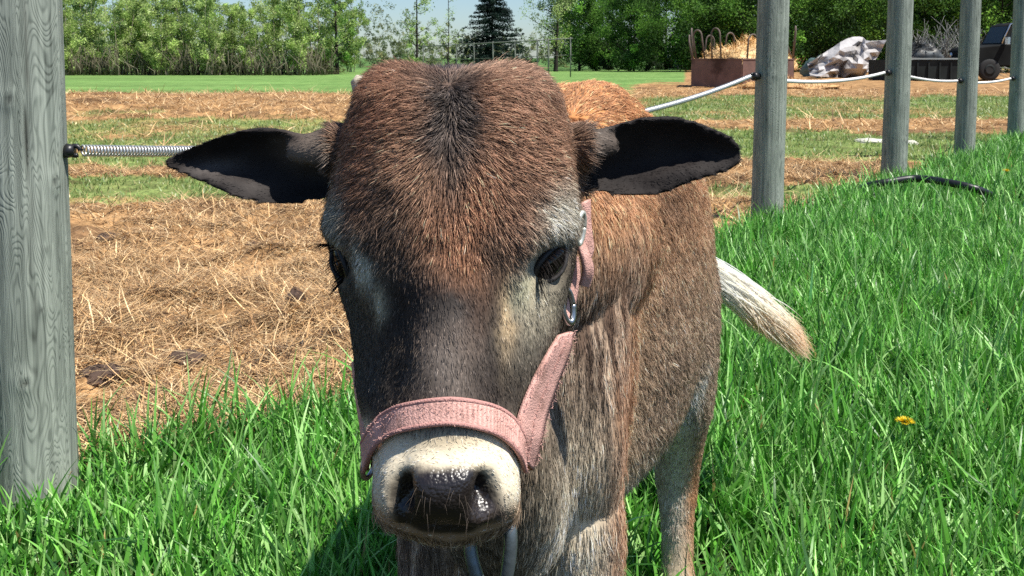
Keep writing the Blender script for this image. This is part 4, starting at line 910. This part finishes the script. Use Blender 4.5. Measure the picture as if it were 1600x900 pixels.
EYE_R, EYE_L = hit(858, 412)[0], hit(538, 410)[0]
def make_fur(n):
    P, Nm = sample_surface(n, dens); X, Y, Z = P.T
    # eye openings stay bare
    de = np.minimum(np.linalg.norm((P-EYE_R)/np.array([1, 1, .8]), axis=1), np.linalg.norm((P-EYE_L)/np.array([1, 1, .8]), axis=1))
    ok = (de > .0112); P, Nm = P[ok], Nm[ok]; X, Y, Z = P.T; n = len(P)
    hd, er = is_head(P), is_ear(P)
    D = np.tile(np.array([.10, .55, -1.0]), (n, 1))
    D[Y < 1.03] = (0.04, .05, -1.0)
    D[(Z > .80) & (Y > .95)] = (.35, .8, -.45)
    tw = np.clip(((P-W0) @ (W1-W0))/np.dot(W1-W0, W1-W0), 0, 1)[:, None]; dh = P - (W0 + (W1-W0)*tw) + np.array([0, 0, -.006]); dh /= np.linalg.norm(dh, axis=1)[:, None] + 1e-6; hz = at(700, 450, .7)[2]
    k = np.clip((hz - Z)/.06, 0, 1)[:, None]
    D[hd] = (dh*(1-.5*k) + np.array([0, 0, -.5])*k)[hd]
    mzz = hd & (Z < HZ(680)); D[mzz] = np.stack([np.sign(X+.047)*.8, 0*X, -.5+0*X], 1)[mzz]
    D[er] = np.stack([np.sign(X), 0*X, -.1+0*X], 1)[er]
    # clumping noise in the flow
    ns = np.stack([fbm(P, 60, 2, 3)-.5, fbm(P, 60, 2, 31)-.5, fbm(P, 60, 2, 57)-.5], 1)
    ns2 = np.stack([vnoise(P*260, 3)-.5, vnoise(P*260, 31)-.5, vnoise(P*260, 57)-.5], 1)
    na = np.where((Y < 1.05) & (Y > .8) & (Z < .74) & ~hd, .14, .85)[:, None]; na[hd] = .75
    D = D / (np.linalg.norm(D, axis=1)[:, None]+1e-9) + (ns*1.0 + ns2*.5)*na
    D -= Nm * np.einsum('ij,ij->i', D, Nm)[:, None]; D /= np.linalg.norm(D, axis=1)[:, None] + 1e-9
    L = np.full(n, .0150); lift = np.full(n, .30)
    nkm = (Y < 1.05) & (Z < .74)
    L[nkm] = .017; lift[nkm] = .16
    L[(Z < .5) & (Y < 1.0)] = .020
    L[(Z > .79) & (Y > .95)] = .015
    L[Z < .34] = .0085
    fore = hd & (Z > at(700, 440, .7)[2])
    tz = np.clip((Z - at(700, 440, .7)[2]) / .05, 0, 1)
    L[hd] = .0055; lift[hd] = .30
    L[fore] = (.0055 + .0085*tz)[fore]; lift[fore] = (.30 + .16*tz)[fore]
    top = fore & (Z > at(700, 150, .75)[2]); L[top] *= 1.15
    L[mzz] = .0036; lift[mzz] = .34; bel = (Z < .44) & (Y > 1.03) & (Y < 1.42) & (Z > .30); L[bel] = .022
    L[er] = .0045; lift[er] = .25
    nearE = de[ok] < .024; L[nearE] *= .55
    wd = np.linalg.norm(P-WHORL, axis=1); wk = np.clip(1-wd/.03, 0, 1)*fore; lift = lift + wk*.35
    L *= rng.uniform(.6, 1.25, n); lift += rng.normal(0, .09, n); lift = np.clip(lift, .08, .9)
    d1 = D*np.cos(lift)[:, None] + Nm*np.sin(lift)[:, None]
    K = 4; t = np.array([0, .35, .7, 1.0]); Pts = np.empty((n, K, 3)); jit = rng.normal(0, .10, (n, 3))
    cell = np.floor(P/np.where(hd, .0034, .0058)[:, None] + .35*ns2).astype(np.int64); key = (cell[:, 0]*73856093) ^ (cell[:, 1]*19349663) ^ (cell[:, 2]*83492791)
    _, inv = np.unique(key, return_inverse=True); cnt = np.bincount(inv); mean = np.stack([np.bincount(inv, P[:, a])/cnt for a in range(3)], 1)[inv]
    cl = np.where(hd, .62, .50); cl[L < .006] = .3; pull = (mean-P)*cl[:, None]; clum = np.exp(rng.normal(0, .20, len(cnt)))[inv]
    for q in range(K):
        bend = -Nm * (t[q]**2 * .28)[..., None] if False else -Nm*(t[q]**2*.28)
        Pts[:, q] = P - Nm*.0006 + (d1 + jit*t[q] + bend) * (L*t[q])[:, None] + pull*t[q]**1.3
    base = body_color(P); g_ = base.mean(1, keepdims=True); base = base*.84 + g_*.16
    lum = np.exp(rng.normal(0, 1, n)*np.where(hd, .24, .16))*clum**1.3; lum[er] = np.exp(rng.normal(0, .2, n))[er]
    c = base * lum[:, None]
    pale = (rng.random(n) < np.where(hd, .10, .12)) & ~er; c[pale] = c[pale]*1.9 + lin(200,170,135)*.10
    wide = np.where(hd, .00019, .00027) * rng.uniform(.7, 1.3, n); wide[er] *= .8
    rad = wide[:, None] * np.array([1.0, .95, .7, .12]); 
    cc = c[:, None, :] * np.array([.34, .80, 1.28, 1.60])[None, :, None]; cc[fore, 2:] *= 1.15; mm = mzz & ~(L > .004*1.3); cc[mzz] = c[mzz][:, None, :]*np.array([.8, .98, 1.08, 1.12])[None, :, None]  # dark roots; forehead tips brightened in colour as if sunlit
    return Pts, rad, np.clip(cc, .003, .85)
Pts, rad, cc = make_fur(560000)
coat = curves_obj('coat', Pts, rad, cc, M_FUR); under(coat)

# ---- loose long hairs: whiskers, lashes, tail switch
def strands(name, roots, dirs, L, r, col, k=6, grav=.0, jit=.15, bend=None, par=None):
    n = len(roots); t = np.linspace(0, 1, k); P = np.empty((n, k, 3)); dirs = dirs / np.linalg.norm(dirs, axis=1)[:, None]; j = rng.normal(0, jit, (n, 3))
    for q in range(k):
        P[:, q] = roots + (dirs + j*t[q] + np.array([0, 0, -grav])*t[q] + (0 if bend is None else np.asarray(bend)*t[q])) * (L*t[q])[:, None]
    rr = r[:, None] * (1 - t**2*.9)[None, :]; c = np.repeat(col[:, None, :], k, 1)
    return under(curves_obj(name, P, rr, c, M_FUR))
n = 46; px = rng.uniform(595, 800, n); py = rng.uniform(760, 832, n); H = [hit(a, b) for a, b in zip(px, py)]
rt = np.array([h[0] for h in H]); nm = np.array([h[1] for h in H])
strands('whiskers', rt, nm + np.array([0, 0, -.5]) + rng.normal(0, .3, (n, 3)), rng.uniform(.006, .015, n), np.full(n, .00010), np.tile(lin(90,80,70), (n, 1)), grav=.5)
# tail switch
n = 6500; s = rng.random(n); T = cr(np.array(TAIL), 60); idx = (40 + s*19).astype(int); th = rng.uniform(0, 2*np.pi, n)
rt = T[idx] + np.stack([0*th, np.cos(th), np.sin(th)], 1) * .021 * (1 - s*.30)[:, None]*rng.uniform(.6, 1, (n, 1))
tip = at(1255, 545, 1.72); dirs = np.array([.15, 0, -.03])*.6 + 0*rt; 
spread = rng.normal(0, 1, (n, 3)) * np.array([.007, .016, .009])
end = tip + spread + np.stack([-rng.random(n)**1.2*.10, 0*s, rng.random(n)*.012 + np.where(rng.random(n) < .35, .012, -.004)], 1); end[:, 2] += (tip[0]-end[:, 0])*.55
k = 8; t = np.linspace(0, 1, k)[None, :, None]; rad_ = (rt - T[idx]); mid = (rt + end)/2 + np.array([.012, 0, .024]) + rad_*1.0 + rng.normal(0, .004, (n, 3))
Pt = rt[:, None]*(1-t)**2 + 2*mid[:, None]*t*(1-t) + end[:, None]*t**2
dk = (s < .14); cs = lin(254,250,236) + 0*rt; cend = lin(232,176,112)
cc = cs[:, None]*(1-t**4*.7) + cend*t**4*.7; kd = dk[:, None, None]*np.clip(1-t*3.2, 0, 1); cc = cc*(1-kd) + lin(84,78,76)*kd; cc = cc * np.exp(rng.normal(0, .10, n))[:, None, None]
rr = np.full((n, k), .00085); rr[:, -1] = .00012; rr[:, -2] = .0004
tc_ = np.array([T[36], T[46], T[59], (T[59]+tip)/2+[.006, 0, .010], tip*.8+T[59]*.2+[.004, 0, .002]])
under(MB().tube(tc_, [.012, .016, .016, .009, .002], 14, 30).build('tail_tuft', mat('tuft_cream', lin(222,208,176), rough=.8, spec=.1, var=.15, vscale=60)))
under(curves_obj('tail_switch', Pt, rr, np.clip(cc, 0, .9), M_SW))

# ---- eyes
M_EYE = mat('eye_dark', (.004, .0035, .003), rough=.10, spec=.4)
M_LID = mat('eyelid_skin', (.028, .024, .022), rough=.55, bump=.0006, bscale=200)
def eye(Pc, nrm, xax, a, b, lash_up, out):
    """almond eyeball set in lids; nrm outwards, xax along the opening"""
    nrm = np.array(nrm, float); nrm /= np.linalg.norm(nrm); xax = np.array(xax, float); xax -= nrm*np.dot(xax, nrm); xax /= np.linalg.norm(xax); yax = np.cross(nrm, xax)
    if yax[2] < 0: yax = -yax
    hn = np.array(bvh.find_nearest(Vector(Pc))[1]); nrm = nrm*.5 + hn*.5; nrm /= np.linalg.norm(nrm); xax -= nrm*np.dot(xax, nrm); xax /= np.linalg.norm(xax); yax = np.cross(nrm, xax); yax = -yax if yax[2] < 0 else yax
    Pc = Pc + nrm*.0018
    B = np.stack([xax, yax, nrm], 1)
    u, v = np.meshgrid(np.linspace(0, np.pi, 20), np.linspace(0, 2*np.pi, 32, endpoint=False), indexing='ij')
    S = np.stack([a*np.sin(u)*np.cos(v), b*np.sin(u)*np.sin(v), b*.8*np.cos(u)], -1)
    V, f = closed_rows((S @ B.T) + Pc - nrm*.003)
    under(MB().add(V, f).build('eyeball', M_EYE))
    e = MB(); ph = np.linspace(0, 2*np.pi, 40)
    ring = np.stack([a*1.02*np.cos(ph), b*.98*np.sin(ph)*(1-.25*np.cos(ph)**2), .004 - .005*np.cos(ph)**2], 1) @ B.T + Pc
    e.tube(ring, np.where(np.sin(ph) > 0, .0030, .0018), 12); under(e.build('eyelid', M_LID))
    n = 90; ph = rng.uniform(.25*np.pi if lash_up else 0, np.pi*.98, n)
    r0 = np.stack([a*np.cos(ph), b*.95*np.sin(ph), .006+0*ph], 1) @ B.T + Pc
    d = nrm*.9 + np.array(out) + (np.stack([np.cos(ph)*.5, np.sin(ph)*.15, 0*ph], 1) @ B.T)
    strands('eyelashes', r0, d, rng.uniform(.009, .019, n), np.full(n, .00024), np.tile(lin(30,24,22), (n, 1)), grav=.45, jit=.12)
eye(hit(858, 412)[0] + np.array([0, .001, 0]), (.45, -.88, -.05), (.72, 0, .66), .0180, .0105, True, (.35, -.1, -.1))
eye(hit(536, 411)[0] + np.array([0, .003, 0]), (-.75, -.65, .1), (-.50, .2, .80), .0170, .0098, False, (-.6, -.1, -.15))
# horn buds
M_HORN = mat('horn', lin(176,166,146), rough=.6, var=.25, vscale=120, bump=.001, bscale=200)
for px, py, Y in ((851, 124, .812), (560, 128, .815)):
    p = at(px, py, Y); a = 1 if px > 700 else -1
    MBx = MB().tube([p - np.array([a*.012, 0, .012]), p - np.array([a*.003, 0, .003]), p + np.array([a*.004, -.001, .003])], [.012, .0105, .004], 14, 10)
    under(MBx.build('horn_bud', M_HORN))

# ------------------------------------------------------------------ halter worn by the calf
bvh2, _, _ = bvh_of(body_me)
def strap_uv(e0, e1, nu, nv, off, th):
    """strap between two edge lines given as 3-D points: snapped to lie off the skin"""
    A0, A1 = cr(np.array(e0), nu), cr(np.array(e1), nu); G_ = np.empty((nv, nu, 3)); 
    for j in range(nv):
        s = j/(nv-1); G_[j] = A0*(1-s) + A1*s
    Nf = np.empty_like(G_)
    for j in range(nv):
        for i in range(nu):
            h = bvh2.find_nearest(Vector(G_[j, i])); Nf[j, i] = np.array(h[1]); 
    Nf = Nf.mean(0, keepdims=True) + 0*Nf; 
    for q in range(4): Nf[:, 1:-1] = (Nf[:, :-2] + Nf[:, 1:-1] + Nf[:, 2:]) / 3
    Nf /= np.linalg.norm(Nf, axis=2)[..., None]
    O = G_ + Nf*off; I = O - Nf*th
    # cross-section ring per column
    rows = [np.vstack([O[:, i], I[::-1, i]]) for i in range(nu)]
    return closed_rows(np.array(rows)), O, Nf
def hp(lst, dy=0): return [hit(a, b, bvh2)[0] for a, b in lst]
M_PINK = mat('pink_webbing', attr='col', rough=.9, spec=.15, bump=.0012, bscale=700)
def pinkcol(V, rib=None):
    b = lin(210,164,152) * (0.72 + .5*fbm(V, 60, 3))[:, None]; d = np.clip((fbm(V, 90, 3, 9)-.52)*4, 0, 1)[:, None]
    return b*(1-d*.55) + lin(120,88,74)*d*.55
halter = empty('halter', (-.045, .70, .62)); tag(halter, 'faded dusty pink webbing halter worn on the head of the calf', 'halter')
def onh(o): o.parent = halter; o.matrix_parent_inverse = Matrix.Translation((.045, -.70, -.62)); return o
back_l = [at(584, 705, .735)]; back_r = []
top_e = [at(574, 690, .745)] + hp([(589, 668), (606, 650), (640, 634), (700, 625), (756, 634), (790, 652), (806, 676)]) + [at(812, 690, .712)]
bot_e = [at(577, 735, .74)] + hp([(588, 707), (606, 687), (642, 671), (700, 662), (756, 674), (788, 693), (803, 712)]) + [at(812, 735, .712)]
(V, f), O, Nf = strap_uv(top_e, bot_e, 220, 9, .0058, .0035)
# woven ribs across the band
nu = 220; col = pinkcol(V); ribs = np.zeros(len(V)); idx = np.arange(nu*18)//18; ribs[:nu*18] = np.sin(idx*1.9)
V2 = V.copy(); col[:nu*18] *= (1 + .22*ribs[:nu*18, None])
m_ = MB(); m_.V = [V2]; m_.q = [f[0]]; m_.t = [f[1]]; m_.n = len(V2); m_.c = [col]; onh(m_.build('noseband', M_PINK))
# stitched edges
for E, Y0 in ((O[0], 0), (O[-1], 0)):
    e = MB(); e.tube(E + Nf[0]*(-.0012), .0019, 8, col=lin(184,138,130)); onh(e.build('piping', M_PINK))
def side_strap(name, a, b, off=.006, nu=60):
    (V, f), O, Nf = strap_uv(a, b, nu, 7, off, .0035); e = MB(); e.add(V, f, pinkcol(V)); return onh(e.build(name, M_PINK)), O, Nf
s1, O1, N1 = side_strap('cheek_strap', hp([(866, 522), (850, 548), (828, 588), (806, 640)]) + [at(800, 672, .69), at(800, 705, .70)],
                        [at(886, 516, .772), at(880, 550, .765), at(862, 598, .752), at(845, 648, .735), at(836, 686, .725), at(822, 735, .722)])
side_strap('cheek_strap', [at(563, 560, .765), at(566, 600, .757), at(573, 660, .748), at(581, 715, .738)], [at(556, 566, .79), at(560, 604, .78), at(568, 664, .77), at(577, 735, .76)], .004)
side_strap('crown_strap', [at(904, 318, .795), at(903, 350, .795), at(905, 380, .795), at(904, 395, .795)], [at(916, 312, .80), at(917, 350, .80), at(921, 385, .80), at(918, 402, .80)], .004)
side_strap('strap_end', [at(898, 380, .782), at(905, 402, .782), at(908, 425, .785), at(903, 445, .79)], [at(906, 376, .79), at(917, 402, .79), at(921, 424, .79), at(914, 448, .795)], .004)
side_strap('jaw_strap', [at(884, 400, .80), at(880, 430, .80), at(878, 470, .795), at(880, 500, .79)], [at(897, 400, .81), at(900, 430, .81), at(894, 470, .81), at(890, 505, .80)], .004)
M_STEEL = mat('dull_steel', (.42, .44, .46), rough=.35, metal=1.0, var=.2, vscale=90)
M_PALE = mat('pale_buckle', lin(205,205,195), rough=.4, metal=.6, var=.15, vscale=90)
def fuzz(name, Pq, Nq, n, L, m):
    i = rng.integers(0, len(Pq), n); r0 = Pq[i] + rng.normal(0, .0006, (n, 3)); d = Nq[i]*.7 + rng.normal(0, .7, (n, 3)); d /= np.linalg.norm(d, axis=1)[:, None]
    t = np.linspace(0, 1, 4)[None, :, None]; P = r0[:, None] + (d[:, None]*t + rng.normal(0, .4, (n, 1, 3))*t*t)*(L*rng.uniform(.4, 1.2, n))[:, None, None]
    c = np.repeat((lin(204,160,150)*np.exp(rng.normal(0, .2, (n, 1))))[:, None], 4, 1); return onh(curves_obj(name, P, np.full((n, 4), .00016), np.clip(c, 0, .85), M_FUR))
fuzz('lint', np.vstack([O[0], O[-1], O[4], O[2]]), np.vstack([Nf[0]]*4), 700, .0018, None)
fuzz('lint', np.vstack([O1[0], O1[-1], O1[3]]), np.vstack([N1[0]]*3), 500, .0022, None)
def ringo(c, ax, ay, a, b, r, name, m, n=40):
    ph = np.linspace(0, 2*np.pi, n); ax, ay = np.array(ax, float), np.array(ay, float); ax /= np.linalg.norm(ax); ay /= np.linalg.norm(ay)
    P = np.array(c) + a*np.cos(ph)[:, None]*ax + b*np.sin(ph)[:, None]*ay
    return onh(MB().tube(P, r, 10).build(name, m))
ringo(at(907, 357, .772), (.3, .5, 0), (.1, 0, 1), .006, .013, .0023, 'buckle', M_PALE)
ringo(at(887, 478, .768), (.5, .6, 0), (-.15, 0, 1), .007, .014, .0026, 'ring', M_STEEL)
ringo(at(575, 728, .752), (.5, .6, 0), (.1, 0, 1), .006, .010, .0022, 'ring', M_STEEL)
# large ring that hangs below the chin
M_GALV = mat('galvanised_loop', lin(92,101,105), rough=.38, metal=.55, var=.25, vscale=60, bump=.0005, bscale=150)
P = [at(738, 838, .715), at(735, 858, .712), at(742, 890, .708), at(756, 925, .706), at(772, 930, .706), at(788, 912, .706), at(795, 880, .706), at(798, 845, .708), at(795, 822, .712), at(780, 808, .722), at(752, 815, .722), at(738, 838, .715)]
onh(MB().tube(P, .0052, 14, 60).build('chin_ring', M_GALV))
